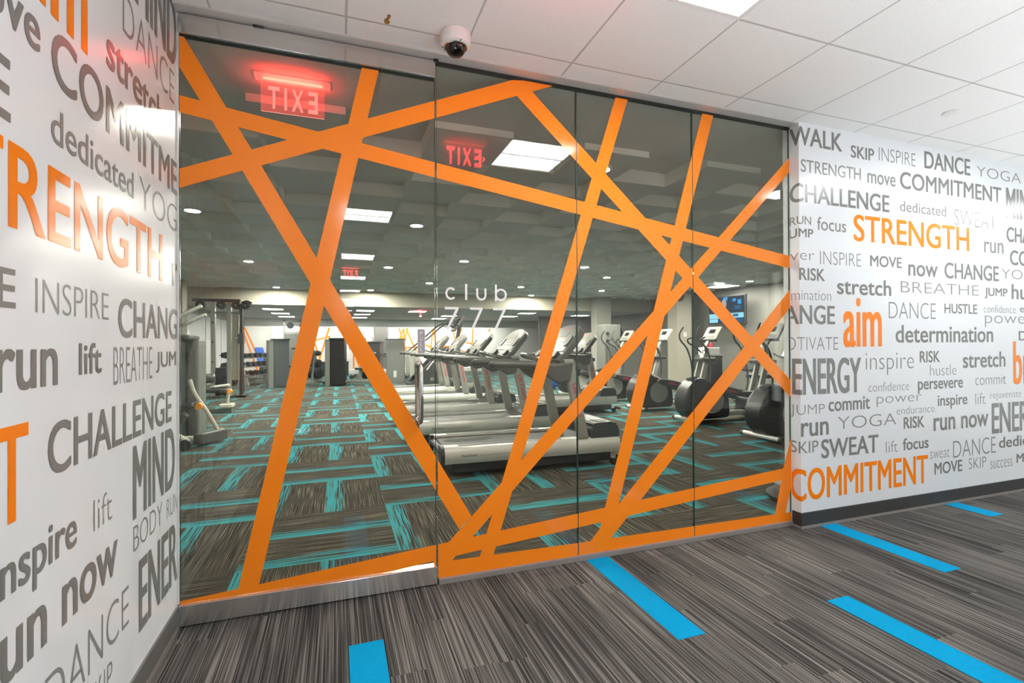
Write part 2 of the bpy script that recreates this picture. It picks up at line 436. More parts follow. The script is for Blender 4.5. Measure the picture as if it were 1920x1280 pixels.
wl = slab('wall_left', 'wall', -0.12, 0.0, CY0, 0.0, 0, H)
wr = MB().box(XR, HX1+0.12, YW, 0.055, 0, H+0.2).build('wall_right', 'wall'); struct(wr)
wn = MB().box(HX1, HX1+0.08, HY0, YW, 0, 0.12).box(HX1, HX1+0.08, HY0, YW, H-0.12, H)
for k in range(5): wn.box(HX1, HX1+0.08, HY0+k*1.26, HY0+k*1.26+0.06, 0.12, H-0.12)
wn = struct(wn.build('window_4', 'alu')); MB().box(HX1+0.035, HX1+0.045, HY0, YW, 0.12, H-0.12).build('glass_pane', 'glass', wn)  # made-up window wall, unseen, added to let light into the hall
slab('wall_hall_back', 'plain', CX1, HX1, HY0-0.12, HY0, 0, H)
slab('wall_corridor', 'plain', CX1, CX1+0.12, CY0, HY0-0.12, 0, H)
slab('wall_corridor_end', 'plain', -0.12, CX1+0.12, CY0-0.12, CY0, 0, H)
bb = MB().xz([(0, 0.018), (0.007, 0.018), (0.010, 0.024), (0.008, 0.104), (0, 0.106)], CY0, -0.03).build('baseboard_left', 'base_gray'); struct(bb)
br = MB().box(XR-0.009, HX1, YW-0.009, YW, 0.017, 0.108).box(XR-0.009, XR, YW, -0.012, 0.017, 0.108).build('baseboard_right', 'base_dark'); struct(br)
MB().box(XR-0.014, HX1, YW-0.016, YW, 0, 0.016).box(XR-0.014, XR, YW, -0.012, 0, 0.016).build('floor_strip', 'threshold', br)
MB().box(0, 0.012, CY0, -0.03, 0, 0.017).build('floor_strip', 'threshold', bb)

WORDS = """R|WALK||b|3.751|4.258|2.740|2.874
R|SKIP||b|4.348|4.599|2.711|2.805
R|INSPIRE||l|4.650|5.073|2.724|2.828
R|DANCE||b|5.180|5.763|2.725|2.866
R|YOGA||l|5.849|6.477|2.734|2.822
R|STRENGTH||m|3.845|4.453|2.548|2.640
R|move||m|4.524|4.836|2.538|2.615
R|COMMITMENT||b|4.888|6.189|2.533|2.669
R|MIND||b|6.257|6.752|2.415|2.679
R|CHALLENGE||b|3.750|4.765|2.330|2.465
R|dedicated||m|4.885|5.445|2.353|2.437
R|SWEAT||l|5.546|6.113|2.295|2.429
R|RUN||m|3.749|3.941|2.171|2.231
R|focus||m|3.999|4.293|2.141|2.238
R|STRENGTH||B|4.373|5.741|2.084|2.287
R|CHALLENGE||b|6.260|7.175|2.202|2.334
R|JUMP||b|3.698|3.961|2.059|2.142
R|run||m|5.942|6.213|2.089|2.186
R|COMMIT||b|6.306|7.035|1.999|2.132
R|never||w|3.589|3.971|1.917|1.967
R|INSPIRE||l|4.026|4.449|1.894|1.991
R|MOVE||b|4.546|4.901|1.903|1.989
R|now||b|4.976|5.333|1.848|1.941
R|CHANGE||b|5.416|6.143|1.846|1.979
R|YOGA||l|6.183|6.820|1.876|1.960
R|RISK||b|3.824|4.073|1.770|1.860
R|stretch||b|4.195|4.777|1.680|1.801
R|BREATHE||l|4.887|5.864|1.716|1.802
R|JUMP||b|5.943|6.265|1.695|1.788
R|hustle||b|6.325|6.922|1.698|1.831
R|determination||l|3.511|4.134|1.629|1.705
R|CHANGE||b|3.450|4.171|1.455|1.593
R|DANCE||l|4.748|5.304|1.508|1.638
R|HUSTLE||b|5.412|5.839|1.558|1.640
R|confidence||l|5.929|6.384|1.574|1.642
R|energy||m|6.445|6.840|1.564|1.627
R|power||l|5.944|6.632|1.450|1.548
R|aim||B|4.255|4.669|1.286|1.658
R|determination||b|4.823|6.056|1.318|1.458
R|MOTIVATE||l|3.608|4.202|1.269|1.363
R|DANCE||b|6.424|7.050|1.332|1.418
R|ENERGY||b|3.759|4.439|0.945|1.211
R|inspire||l|4.489|5.033|1.069|1.240
R|RISK||b|5.104|5.350|1.158|1.251
R|hustle||l|5.227|5.558|1.050|1.138
R|stretch||b|5.643|6.226|1.103|1.238
R|breathe||B|6.340|7.226|0.943|1.325
R|confidence||l|4.517|4.975|0.945|1.015
R|persevere||b|5.079|5.640|0.910|1.009
R|commit||l|5.806|6.231|0.954|1.042
R|JUMP||l|3.743|4.062|0.783|0.876
R|commit||b|4.099|4.531|0.817|0.915
R|power||l|4.605|5.121|0.827|0.904
R|endurance.||l|4.830|5.299|0.756|0.819
R|inspire||b|5.318|5.698|0.771|0.887
R|lift||l|5.804|5.941|0.791|0.887
R|rejuvenate||l|6.007|6.451|0.812|0.891
R|run||b|3.828|4.099|0.648|0.749
R|YOGA||l|4.192|4.823|0.681|0.772
R|RISK||b|4.907|5.152|0.640|0.733
R|run now||b|5.264|5.980|0.600|0.707
R|ENERGY||b|6.027|6.861|0.527|0.795
R|SKIP||m|3.740|3.997|0.530|0.616
R|SWEAT||b|4.024|4.621|0.479|0.618
R|lift||l|4.703|4.838|0.468|0.556
R|focus||b|4.897|5.201|0.471|0.566
R|COMMITMENT||B|3.732|5.192|0.190|0.419
R|sweat||l|5.220|5.460|0.377|0.446
R|DANCE||l|5.507|6.079|0.364|0.504
R|dedicated||b|6.124|6.886|0.398|0.493
R|MOVE||b|5.270|5.623|0.246|0.343
R|SKIP||l|5.708|5.945|0.252|0.344
R|success||l|6.001|6.313|0.229|0.297
R|MOVE||b|6.375|6.797|0.249|0.330
L|im|a|B|-1.151|-0.888|2.196|2.524
L|MIND||b|-0.517|-0.008|2.613|2.920
L|DANCE||l|-0.627|-0.049|2.434|2.583
L|stretch||b|-0.759|-0.197|2.242|2.382
L|COMMITME||b|-1.088|-0.000|2.023|2.179
L|ve|mo|b|-1.283|-1.140|2.062|2.144
L|dedicated||m|-1.090|-0.531|1.865|1.961
L|YOG||l|-0.474|-0.011|1.852|1.973
L|RENGTH|ST|B|-1.269|-0.217|1.596|1.800
L|E|CHALLENG|b|-1.371|-1.261|1.836|1.983
L|E|CHANG|b|-1.310|-1.242|1.410|1.503
L|INSPIRE||l|-1.160|-0.742|1.407|1.495
L|CHANG||b|-0.667|-0.005|1.351|1.491
L|r||b|-0.080|-0.004|1.597|1.703
L|run||b|-1.315|-1.057|1.217|1.317
L|lift||b|-0.941|-0.795|1.237|1.332
L|BREATHE||l|-0.705|-0.338|1.191|1.319
L|JUMP||b|-0.291|0.061|1.209|1.296
L|T|COMMITMEN|B|-1.317|-1.191|0.912|1.142
L|CHALLENGE||b|-1.105|-0.090|0.979|1.121
L|MIND||b|-0.539|-0.045|0.679|0.951
L|lift||l|-0.850|-0.717|0.748|0.847
L|nspire|i|b|-1.298|-0.954|0.716|0.854
L|BODY||l|-0.534|-0.218|0.560|0.655
L|RUN||l|-0.158|-0.009|0.556|0.642
L|now|run |b|-1.034|-0.675|0.554|0.666
L|ENER||b|-0.483|-0.011|0.235|0.506
L|ANCE|D|l|-1.006|-0.579|0.325|0.466
L|KIP|S|l|-0.840|-0.717|0.186|0.281"""
CA = Vector
for ln in WORDS.split('\n'):
    wall, t, pre, st, a0, a1, z0, z1 = ln.split('|'); a0, a1, z0, z1 = map(float, (a0, a1, z0, z1))
    m_ = 'orange_text' if st == 'B' else ('lgray_text' if st in 'lwm' else 'gray_text')
    nm = 'printed_word'
    if wall == 'L':
        fn = lambda a, z, e=0: (0.0008+e, a, z)
        o = place_word(*word(t, st, a0, a1, z0, z1, fn, nm, m_, wl, pre=pre, clip=[((-0.002, 0, 0), (1, 0, 0), True), ((0, H-0.002, 0), (0, 1, 0), True)]))
    else:
        def fn(a, z, e=0):
            return (a, YW-0.0008-e, z) if a >= XR-0.0005 else (XR-0.0008-e, YW+(XR-a), z)
        o = place_word(*word(t, st, a0, a1, z0, z1, fn, nm, m_, wr, pre=pre, clip=[((XR, 0, 0), (1, 0, 0), False), ((XR+YW+0.004, 0, 0), (-1, 0, 0), True), ((HX1-0.01, 0, 0), (1, 0, 0), True)]))
    if st == 'B': o['label'] = 'orange printed word on the white mural'

# ceiling channel over the glass
tr = MB().box(0.0, XR, -0.078, -0.004, H-0.010, H+0.004).build('trim_1', 'alu'); struct(tr)
MB().box(0.0, XR, -0.006, 0.020, H-0.024, H+0.004).build('shadow_gap', 'seal', tr)
struct(MB().box(0.0005, 0.0075, -0.014, -0.001, 0.11, 2.89).build('trim_6', 'white_plastic'))
st_ = MB().box(JOINTS[0]+0.004, XR, -0.022, 0.036, 0.0, 0.030).build('trim_2', 'threshold', None, bevel=0.002); struct(st_)

# ---------------------------------------------------------------- orange graphic bands
YF = -0.0007        # the film lies on the hall side of the glass; each band as (x, z) corners in metres
BW = [
    [(-0.0149, 2.6849), (1.353, 0.2838), (1.4243, 0.35), (0.0155, 2.8098)],
    [(0.8342, 2.7783), (0.2519, 0.1355), (0.2368, 0.0682), (0.3227, 0.045), (0.3441, 0.1435), (0.923, 2.7872), (0.9286, 2.8126), (0.8383, 2.796)],
    [(-0.0154, 2.1482), (0.0169, 2.1619), (1.6336, 2.8483), (1.6799, 2.8689), (2.0248, 2.9159), (1.9183, 2.8685), (0.0168, 2.0709), (-0.0155, 2.0576)],
    [(-0.015, 2.5109), (0.0173, 2.5061), (3.7704, 1.9629), (3.8422, 1.9513), (3.8414, 1.8654), (3.7696, 1.8737), (0.0172, 2.4251), (-0.0151, 2.4277)],
    [(1.7635, 2.8613), (1.8109, 2.8185), (3.813, 1.0596), (3.8437, 1.0314), (3.8425, 0.9108), (3.7713, 0.9718), (1.716, 2.7745), (1.6631, 2.819)],
    [(2.3729, 2.8744), (2.3863, 2.9172), (2.4804, 2.9329), (2.4643, 2.8824), (1.5528, 0.1111), (1.5398, 0.0733), (1.4606, 0.0762), (1.4702, 0.108)],
    [(1.295, 0.2212), (3.7715, 2.6207), (3.8703, 2.7165), (3.8692, 2.6066), (3.8274, 2.5687), (1.3127, 0.1165), (1.2284, 0.0349), (1.2051, 0.1326)],
    [(3.0455, 2.8708), (3.0592, 2.9164), (3.1582, 2.9318), (3.142, 2.8817), (2.3813, 0.3089), (2.3186, 0.0991), (2.2877, 0.0169), (2.183, 0.0321), (2.2281, 0.1114)],
    [(2.1872, 0.1104), (2.3813, 0.3089), (3.8119, 1.6984), (3.8609, 1.7452), (3.8597, 1.6163), (3.8179, 1.5725), (2.3224, 0.1019), (2.2576, 0.0378), (2.1316, 0.0558)],
    [(-0.0176, 0.1162), (0.3441, 0.1435), (1.2232, 0.2152), (2.0784, 0.2828), (3.7457, 0.4138), (3.8378, 0.4212), (3.837, 0.3378), (3.6994, 0.3278), (1.5723, 0.1573), (1.3128, 0.1373), (0.6236, 0.0753), (-0.0177, 0.0214)],
    [(1.2258, 0.1177), (1.3127, 0.1165), (2.0846, 0.1048), (3.6646, 0.0923), (3.8347, 0.0915), (3.8339, 0.0101), (1.2283, 0.0026)],
    [(3.756, 0.436), (3.6671, 0.092), (3.7665, 0.0879), (3.8155, 0.2448), (3.8479, 0.397), (3.8509, 0.708)],
]
def clip_poly(P, axis, val, keep_greater):
    out = []
    for i in range(len(P)):
        a, b = P[i-1], P[i]
        ia = (a[axis] >= val) == keep_greater; ib = (b[axis] >= val) == keep_greater
        if ia != ib:
            t = (val-a[axis])/(b[axis]-a[axis]); q = [a[0]+(b[0]-a[0])*t, a[1]+(b[1]-a[1])*t]; q[axis] = val; out.append(tuple(q))
        if ib: out.append(b)
    return out
def bands(x0, x1, z0, z1, parent):
    for i, P in enumerate(BW):
        for ax, v, g in ((0, x0, True), (0, x1, False), (1, z0, True), (1, z1, False)):
            if P: P = clip_poly(P, ax, v, g)
        if len(P) < 3: continue
        ar = abs(sum(P[k-1][0]*P[k][1]-P[k][0]*P[k-1][1] for k in range(len(P))))/2
        if ar < 2e-4: continue
        y = YF - i*0.00006
        MB().prism([(a, b) for a, b in P], -y-0.0001, -y, Matrix(((1, 0, 0, 0), (0, 0, -1, 0), (0, 1, 0, 0), (0, 0, 0, 1)))).build('orange_band', 'film', parent)

def pane(x0, x1, z0, z1, parent):
    o = MB().box(x0, x1, 0.0, 0.012, z0, z1).build('glass_pane', 'glass', parent)
    o.data.materials.append(MT['glass_edge'])
    for p in o.data.polygons:
        if abs(p.normal.y) < 0.5: p.material_index = 1
    return o

# the door: pane between two steel rails
d = bpy.data.objects.new('door_1', None); COL.objects.link(d); struct(d)
pane(0.010, XD-0.006, 0.095, 2.800, d)
MB().box(0.008, XD-0.004, -0.022, 0.034, 0.008, 0.104).build('bottom_rail', 'steel', d, bevel=0.002)
MB().box(0.008, XD-0.004, -0.022, 0.034, 2.795, 2.886).build('top_rail', 'steel', d, bevel=0.002)
MB().box(0.325, 0.372, -0.030, 0.02, 2.884, 2.902).build('top_pivot', 'black', d)
MB().box(XD-0.012, XD+0.012, -0.030, 0.02, 2.880, 2.902).build('end_cap', 'black', d)
MB().box(XD-0.0055, XD-0.0035, 0.001, 0.011, 0.104, 2.795).build('edge_seal', 'seal', d)
MB().box(0.010, XD-0.006, -0.006, 0.018, 2.788, 2.7952).build('glazing_seal', 'seal', d)
bands(0.010, XD-0.006, 0.1045, 2.7875, d)
HXc = 1.133
for nm, sg in (('pull_handle', -1), ('pull_handle', 1)):
    y0 = 0.0 if sg < 0 else 0.012; y = y0 + sg*0.062; zt, zb = 1.216, 0.902
    pth = [(HXc, y0, zt), (HXc, y0+sg*0.030, zt), (HXc, y0+sg*0.050, zt-0.006), (HXc, y, zt-0.026), (HXc, y, (zt+zb)/2), (HXc, y, zb+0.026), (HXc, y0+sg*0.050, zb+0.006), (HXc, y0+sg*0.030, zb), (HXc, y0, zb)]
    h = MB().tube(pth, 0.0125, 14).build(nm, 'chrome', d, smooth=True)
    for z in (zt, zb): MB().cyl((HXc, y0, z), (HXc, y0+sg*0.006, z), 0.018, n=18).build('mounting_disc', 'chrome', h, smooth=True)
fr = lambda a, z, e=0: (a, -0.0022, z)
sg_ = MB().prism(rrect(0.042, 0.134, 0.007), -0.0002, 0.0016, Matrix(((1, 0, 0, 1.145), (0, 0, -1, 0), (0, 1, 0, 1.340), (0, 0, 0, 1)))).build('pull_plate', 'sign_gray', d)
sg_['label'] = 'small grey plate reading PULL'
for k, ch in enumerate('PULL'):
    zc = 1.340+0.0435-k*0.029
    letters(ch, 1.145-0.0065, 1.145+0.0065, zc-0.0105, zc+0.0105, fr, 'letter', 'white_vinyl', sg_, off=-0.012)
rim = MB(); o_, i_ = rrect(0.042, 0.134, 0.007), rrect(0.0385, 0.1305, 0.006)
n_ = len(o_)
rim.add([(1.145+a, -0.0019, 1.340+b) for a, b in o_]+[(1.145+a, -0.0019, 1.340+b) for a, b in i_], [(k, (k+1) % n_, n_+(k+1) % n_, n_+k) for k in range(n_)])
rim.build('border', 'white_vinyl', sg_)

# the three fixed panes
for k in range(3):
    w = bpy.data.objects.new('window_%d' % (k+1), None); COL.objects.link(w); struct(w)
    x0, x1 = JOINTS[k]+0.003, JOINTS[k+1]-0.003
    pane(x0, x1, 0.028, H-0.012, w); bands(x0, x1, 0.029, H-0.013, w)
    if k < 2: MB().box(x1+0.0002, x1+0.0058, 0.001, 0.011, 0.03, H-0.012).build('joint_seal', 'glass_edge', w)
    if k == 0:
        fw = lambda a, z, e=0: (a, -0.0006, z)
        for ch, ax_, bx_, az_, bz_ in (('c', 1.2794, 1.3434, 1.5719, 1.6425), ('l', 1.3924, 1.4052, 1.5732, 1.6642), ('u', 1.4579, 1.5184, 1.5719, 1.6408), ('b', 1.5694, 1.6414, 1.5716, 1.6666)):
            a = Vector((ax_, 0, az_)); b = Vector((bx_, 0, bz_))
            if ch == 'l':
                MB().box(a.x, b.x, -0.0008, -0.0004, a.z, b.z).build('letter', 'white_vinyl', w)
            elif ch in 'cu':       # thin round strokes
                cx, cz, rx, rz_, t = (a.x+b.x)/2, (a.z+b.z)/2, (b.x-a.x)/2, (b.z-a.z)/2, 0.0115
                mb = MB(); N_ = 26
                if ch == 'c':
                    ang = [R(42+276*i/N_) for i in range(N_+1)]
                    pts = [((cx+rx*math.cos(q), cz+rz_*math.sin(q)), (cx+(rx-t)*math.cos(q), cz+(rz_-t)*math.sin(q))) for q in ang]
                else:
                    pts = [((a.x, b.z), (a.x+t, b.z))]
                    ang = [R(180+180*i/N_) for i in range(N_+1)]; c2 = a.z+rx
                    pts += [((cx+rx*math.cos(q), c2+rx*math.sin(q)), (cx+(rx-t)*math.cos(q), c2+(rx-t)*math.sin(q))) for q in ang]
                    pts += [((b.x, b.z), (b.x-t, b.z))]
                V = [(p[0], -0.0006, p[1]) for pr in pts for p in pr]
                mb.add(V, [(2*i, 2*i+2, 2*i+3, 2*i+1) for i in range(len(pts)-1)])
                mb.build('letter', 'white_vinyl', w)
            else:
                t = 0.0115; rx = (b.x-a.x)/2; cx, cz = (a.x+b.x)/2, a.z+rx
                V = []; N_ = 30
                for i in range(N_+1):
                    q = 2*PI*i/N_
                    V += [(cx+rx*math.cos(q), -0.0006, cz+rx*math.sin(q)), (cx+(rx-t)*math.cos(q), -0.0006, cz+(rx-t)*math.sin(q))]
                MB().add(V, [(2*i, 2*i+2, 2*i+3, 2*i+1) for i in range(N_)]).box(a.x, a.x+t, -0.0009, -0.0007, a.z, b.z).build('letter', 'white_vinyl', w)
        for x0_, x1_, z1_, z0_ in ((1.2762, 1.3547, 1.5316, 1.4071), (1.4202, 1.4951, 1.5315, 1.4079), (1.5579, 1.6353, 1.5313, 1.4087)):
            t = 0.0135
            P = [(x0_, z1_), (x1_, z1_), (x1_, z1_-t*0.8), (x0_+0.022, z0_), (x0_+0.006, z0_), (x1_-0.018, z1_-t), (x0_, z1_-t)]
            MB().prism(P, 0.0004, 0.0008, Matrix(((1, 0, 0, 0), (0, 0, -1, 0), (0, 1, 0, 0), (0, 0, 0, 1)))).build('numeral_seven', 'white_vinyl', w)

# ---------------------------------------------------------------- ceiling lights
def troffer(x, y, z, label, dm='diffuser', group='recessed ceiling lights of the hall', s=0.594):
    t = thing('ceiling_light', label, 'ceiling light', (x, y, z), 0, group)
    h = s/2; fw_ = 0.022
    f = MB()
    for a in ((-h, h, -h, -h+fw_), (-h, h, h-fw_, h), (-h, -h+fw_, -h+fw_, h-fw_), (h-fw_, h, -h+fw_, h-fw_)): f.box(*a, -0.008, 0)
    f.build('frame', 'white_plastic', t)
    MB().box(-h+fw_, h-fw_, -0.012, 0.012, -0.010, -0.001).build('centre_bar', 'white_plastic', t)
    for s_ in (-1, 1):
        y0, y1 = sorted((s_*0.012, s_*(h-fw_)))
        MB().box(-h+fw_, h-fw_, y0, y1, -0.005, -0.001).build('diffuser', dm, t)
    return t
tro = troffer(2.263, -1.125, H, 'bright square troffer light at the top of the photo, in the white tile ceiling')
lab = 'square troffer light in the hall ceiling behind the photographer'
for x, y in ((5.28, -1.125), (8.3, -1.125), (8.6, -3.54), (1.057, -3.54), (1.057, -6.55), (1.057, -9.5), (1.057, -12.5), (1.057, -15.5), (1.057, -18.5), (1.057, -21.5), (1.057, -24.5), (1.057, -28), (1.057, -32), (1.057, -36)):  # the two farthest right are added, out of view, to even out brightness
    dup(tro, (x, y, H), 0, lab)

# added can uplights on the floor, out of view, to brighten the ceiling
up = None
for x, y in ((0.30, -3.3), (2.0, -3.6), (3.8, -3.4), (5.6, -2.9), (7.4, -2.4)):
    lb = 'small floor uplight in the hall behind the photographer'
    if up is None:
        up = thing('added_uplight', lb, 'lamp', (x, y, 0), 0, 'floor uplights of the hall')
        MB().lathe([(0.15, 0), (0.15, 0.36), (0.138, 0.36), (0.132, 0.27), (0.001, 0.268)], n=32).build('can', 'black', up, smooth=True)
        MB().lathe([(0.128, 0.271), (0.001, 0.272)], n=24).build('lamp_lens', emit('added_uplight_lens', (0.90, 0.96, 1.0, 1), ADDED_UPLIGHT), up)
    else: dup(up, (x, y, 0), 0, lb)

# ---------------------------------------------------------------- exit signs
def exit_sign(loc, rz, label, arrow, hot, z=H):
    t = thing('exit_sign', label, 'exit sign', loc, rz, 'edge lit exit signs')
    MB().box(-0.215, 0.215, -0.050, 0.050, -0.010, 0).build('housing', 'white_plastic', t, bevel=0.002)
    MB().box(-0.165, 0.165, -0.006, 0.006, -0.020, -0.010).build('light_bar', 'red_letter_hot' if hot else 'red_led', t)
    pn = MB().box(-0.177, 0.177, -0.003, 0.003, -0.214, -0.020).build('acrylic_panel', 'acrylic', t)
    pn.data.materials.append(MT['acrylic_edge'])
    for p in pn.data.polygons:
        if abs(p.normal.y) < 0.5: p.material_index = 1
    for s in (-1, 1):          # the light the edge lamp spills on the ceiling
        ld = bpy.data.lights.new('led_spill', 'AREA'); ld.shape = 'RECTANGLE'; ld.size = 0.30; ld.size_y = 0.02; ld.color = (1, 0.03, 0.02); ld.energy = EXIT_SPILL*(0.5 if hot else 1.0)
        lo = bpy.data.objects.new('led_spill', ld); COL.objects.link(lo); lo.parent = t; lo.location = (0, s*0.062, -0.075); lo.rotation_euler = (R(180-s*-25), 0, 0)
    lm = 'red_letter_hot' if hot else 'red_letter'
    x0 = -0.139
    for ch, w_ in (('E', 0.055), ('X', 0.066), ('I', 0.014), ('T', 0.062)):
        letters(ch, x0, x0+w_, -0.190, -0.055, lambda a, zz, e=0: (-a, 0.0034, zz), 'letter', lm, t, off=0.02)
        x0 += w_+0.027
    if arrow:
        MB().add([(0.170, 0.0034, -0.125), (0.150, 0.0034, -0.100), (0.150, 0.0034, -0.110), (0.1615, 0.0034, -0.125), (0.150, 0.0034, -0.140), (0.150, 0.0034, -0.150)], [(0, 1, 2, 3), (0, 3, 4, 5)]).build('arrow', lm, t)
    return t
exit_sign((0.461, 0.560, 2.940), 0, 'edge lit EXIT sign seen from behind just inside the glass door', False, False)
exit_sign((1.657, -1.060, H+0.02), 0, 'red EXIT sign with an arrow hung in the hall, mirrored in the glass', True, True)
exit_sign((0.961, -7.90, H), 0, 'small red EXIT sign far down the corridor, mirrored in the glass', False, True)

# ---------------------------------------------------------------- dome camera and sprinkler cap
t = thing('dome_camera', 'white dome security camera on the ceiling above the door joint', 'security camera', (1.283, -0.262, H))
MB().lathe([(0.070, 0), (0.076, -0.004), (0.077, -0.052), (0.073, -0.062), (0.058, -0.068), (0.052, -0.064)], n=40).build('housing', 'white_plastic', t, smooth=True)
MB().lathe([(0.0525, -0.064), (0.051, -0.078), (0.045, -0.094), (0.034, -0.107), (0.018, -0.1145), (0.0005, -0.117)], n=32).build('dome', glassmat('smoked_dome', (0.22, 0.22, 0.23, 1), 0.06), t, smooth=True)
c_ = MB().ball((0, 0, -0.070), 0.034).build('camera_eye', 'black', t, smooth=True)
MB().cyl((0.004, -0.018, -0.084), (0.008, -0.028, -0.098), 0.014, n=18).build('lens', 'screen', c_, smooth=True)
MB().lathe([(0.058, -0.0675), (0.0605, -0.071), (0.0565, -0.075), (0.0525, -0.071)], n=36).build('trim_ring', 'chrome', t, smooth=True)
for k in range(3):
    a = R(40+120*k); MB().cyl((0.066*math.cos(a), 0.066*math.sin(a), -0.068), (0.066*math.cos(a), 0.066*math.sin(a), -0.064), 0.0035, n=8).build('screw', 'black', t)
o = MB().lathe([(0.049, 0), (0.049, -0.005), (0.044, -0.008), (0.001, -0.008)], Matrix.Translation((4.702, -0.528, H))).build('sprinkler_cover', 'white_plastic', smooth=True)
tag(o, 'round white sprinkler cover flush in the ceiling above the right wall', 'sprinkler cover')

# ================================================================== THE GYM
BZ, BY = 2.889, 12.55               # block underside, face of the bulkhead
slab('floor_gym', 'gym_carpet', GX0-0.1, GX1+0.1, 0.0, GY1+0.1, -0.1, 0)
cg = MB().box(GX0-0.1, GX1+0.1, 0.0, BY+0.3, GC, GC+0.1).box(GX0-0.1, GX1+0.1, 0.022, 0.82, 2.940, GC).box(GX0, 0.16-0.61*4, 0.82, BY, BZ, GC)
for i in range(-4, 19):
    for j in range(0, 20):
        if (i+j) % 2: continue
        x0, y0 = 0.16+0.608*i, 0.82+0.608*j
        x1, y1 = min(x0+0.608, GX1), min(y0+0.608, BY)
        if y0 < BY and x0 < GX1: cg.box(x0, x1, y0, y1, BZ, GC)
cg = struct(cg.build('ceiling_gym', 'gym_ceil')); cg.data.materials.append(MT['gym_ceil_lit'])
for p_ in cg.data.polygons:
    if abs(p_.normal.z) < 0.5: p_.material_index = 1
slab('ceiling_far', 'gym_ceil', GX0-0.1, GX1+0.1, BY+0.3, GY1+0.1, 2.45, 2.55)
bh = slab('trim_3', 'cream', GX0-0.1, GX1+0.1, BY, BY+0.3, 2.45, GC)
slab('trim_4', 'plain', GX0-0.1, GX1+0.1, 20.3, 20.5, 2.12, 2.45)
slab('wall_gym_left', 'gym_wall', GX0-0.12, GX0, 0.0, GY1, 0, GC)
slab('wall_gym_front', 'gym_wall', GX0-0.1, -0.121, -0.12, 0.0, 0, GC)
slab('wall_gym_right', 'gym_gray', GX1, GX1+0.12, 0.0, GY1, 0, GC)
slab('wall_gym_return', 'gym_wall', HX1+0.12, GX1+0.1, -0.08, 0.055, 0, GC)
wb = slab('wall_gym_back', 'plain', GX0-0.1, GX1+0.1, GY1, GY1+0.12, 0, 2.5)
slab('wall_gym_dark', 'dark_wall', 8.6, GX1, 16.2, 16.32, 0, 2.45)
slab('wall_gym_column_left', 'cream', GX0, -2.78, 11.0, 11.4, 0, GC)
slab('wall_gym_pier', 'cream', 10.55, 11.12, 9.9, 10.35, 0, GC)
slab('wall_gym_post', 'gym_wall', 9.0, 9.55, 12.1, 12.5, 0, GC)
slab('wall_gym_pillar', 'dark_wall', 2.35, 2.95, 21.2, GY1, 0, 2.45)
slab('trim_5', 'plain', GX0, 8.6, 20.9, GY1, 0, 0.17)
for x0, x1 in ((-2.0, -1.0), (0.4, 1.2)):
    slab('wall_gym_panel', 'plain', x0, x1, 21.0, GY1, 0.17, 2.45)
rb = random.Random(4)
for k in range(40):
    xa = -2.9+k*0.27; xb = xa+rb.uniform(-0.9, 0.9); za, zb = 0.2, 2.1
    if k % 3 == 0: za = rb.uniform(0.8, 1.6); xb = xa+1.1; zb = za+rb.uniform(-0.5, 0.5)
    dx, dz = xb-xa, zb-za; L_ = math.hypot(dx, dz); nx, nz = -dz/L_*0.035, dx/L_*0.035
    y = GY1-0.004-0.0004*k
    MB().add([(xa+nx, y, za+nz), (xb+nx, y, zb+nz), (xb-nx, y, zb-nz), (xa-nx, y, za-nz)], [(0, 1, 2, 3)]).build('orange_band', 'film', wb)
# white wall panels behind the cable machine
for k, (y0, y1) in enumerate(((13.0, 15.4), (15.5, 17.6), (17.7, 20.0))):
    slab('wall_gym_left_panel', 'plain', GX0, GX0+0.03, y0, y1, 0.25, 2.25)

# ---------------------------------------------------------------- ceiling lamps of the gym
def downlight(x, y, label):
    i, j = math.floor((x-0.16)/0.608), math.floor((y-0.82)/0.608)
    z = BZ if (i+j) % 2 == 0 else GC
    if y > BY: z = 2.45
    t = thing('downlight', label, 'downlight', (x, y, z), 0, 'round downlights of the gym ceiling')
    e = (BZ-z if z == GC else 0)
    MB().lathe([(0.098, 0), (0.100, e-0.02), (0.078, e-0.022), (0.074, e-0.004)]).build('rim', 'white_plastic', t, smooth=True)
    MB().lathe([(0.073, e-0.004), (0.070, e-0.020), (0.001, e-0.021)]).build('lens', 'downlight_low' if y < 4 and x < 3 else 'downlight', t, smooth=True)
DL = [(-0.86, 3.85, 'at the left edge of the glass, nearest the mural wall'), (-0.84, 7.52, 'left of the long orange stripe, second from the glass on the left'), (-0.84, 11.9, 'farthest on the left, close to the cream bulkhead'),
      (1.69, 3.77, 'large one right of the left orange crossing, beside the door edge'), (1.68, 7.47, 'behind the door, second from the glass'), (1.6, 11.9, 'above the far bulkhead, right of the orange crossing'),
      (0.46, 1.25, 'just below the EXIT sign behind the orange stripes'), (2.93, 1.16, 'glowing behind the crossing stripes of the middle pane'), (2.95, 6.29, 'above the club lettering on the glass'), (2.91, 9.79, 'just left of the club lettering'),
      (5.45, 6.24, 'right of the long slanted stripe of the first fixed pane'), (5.43, 9.9, 'upper right of the club lettering'), (6.57, 12.0, 'low one right of the club lettering, near the bulkhead'), (6.69, 7.48, 'in the middle pane, second of its cluster'), (8.04, 10.09, 'lowest of the cluster in the middle pane'),
      (8.14, 6.23, 'behind the crossing stripes of the right pane'), (10.4, 4.2, 'near the gray wall, right of the television'), (10.5, 7.0, 'near the gray wall, left of the television')]
for x, y, w_ in DL:
    downlight(x, y, 'round gym downlight '+w_)
tg = None
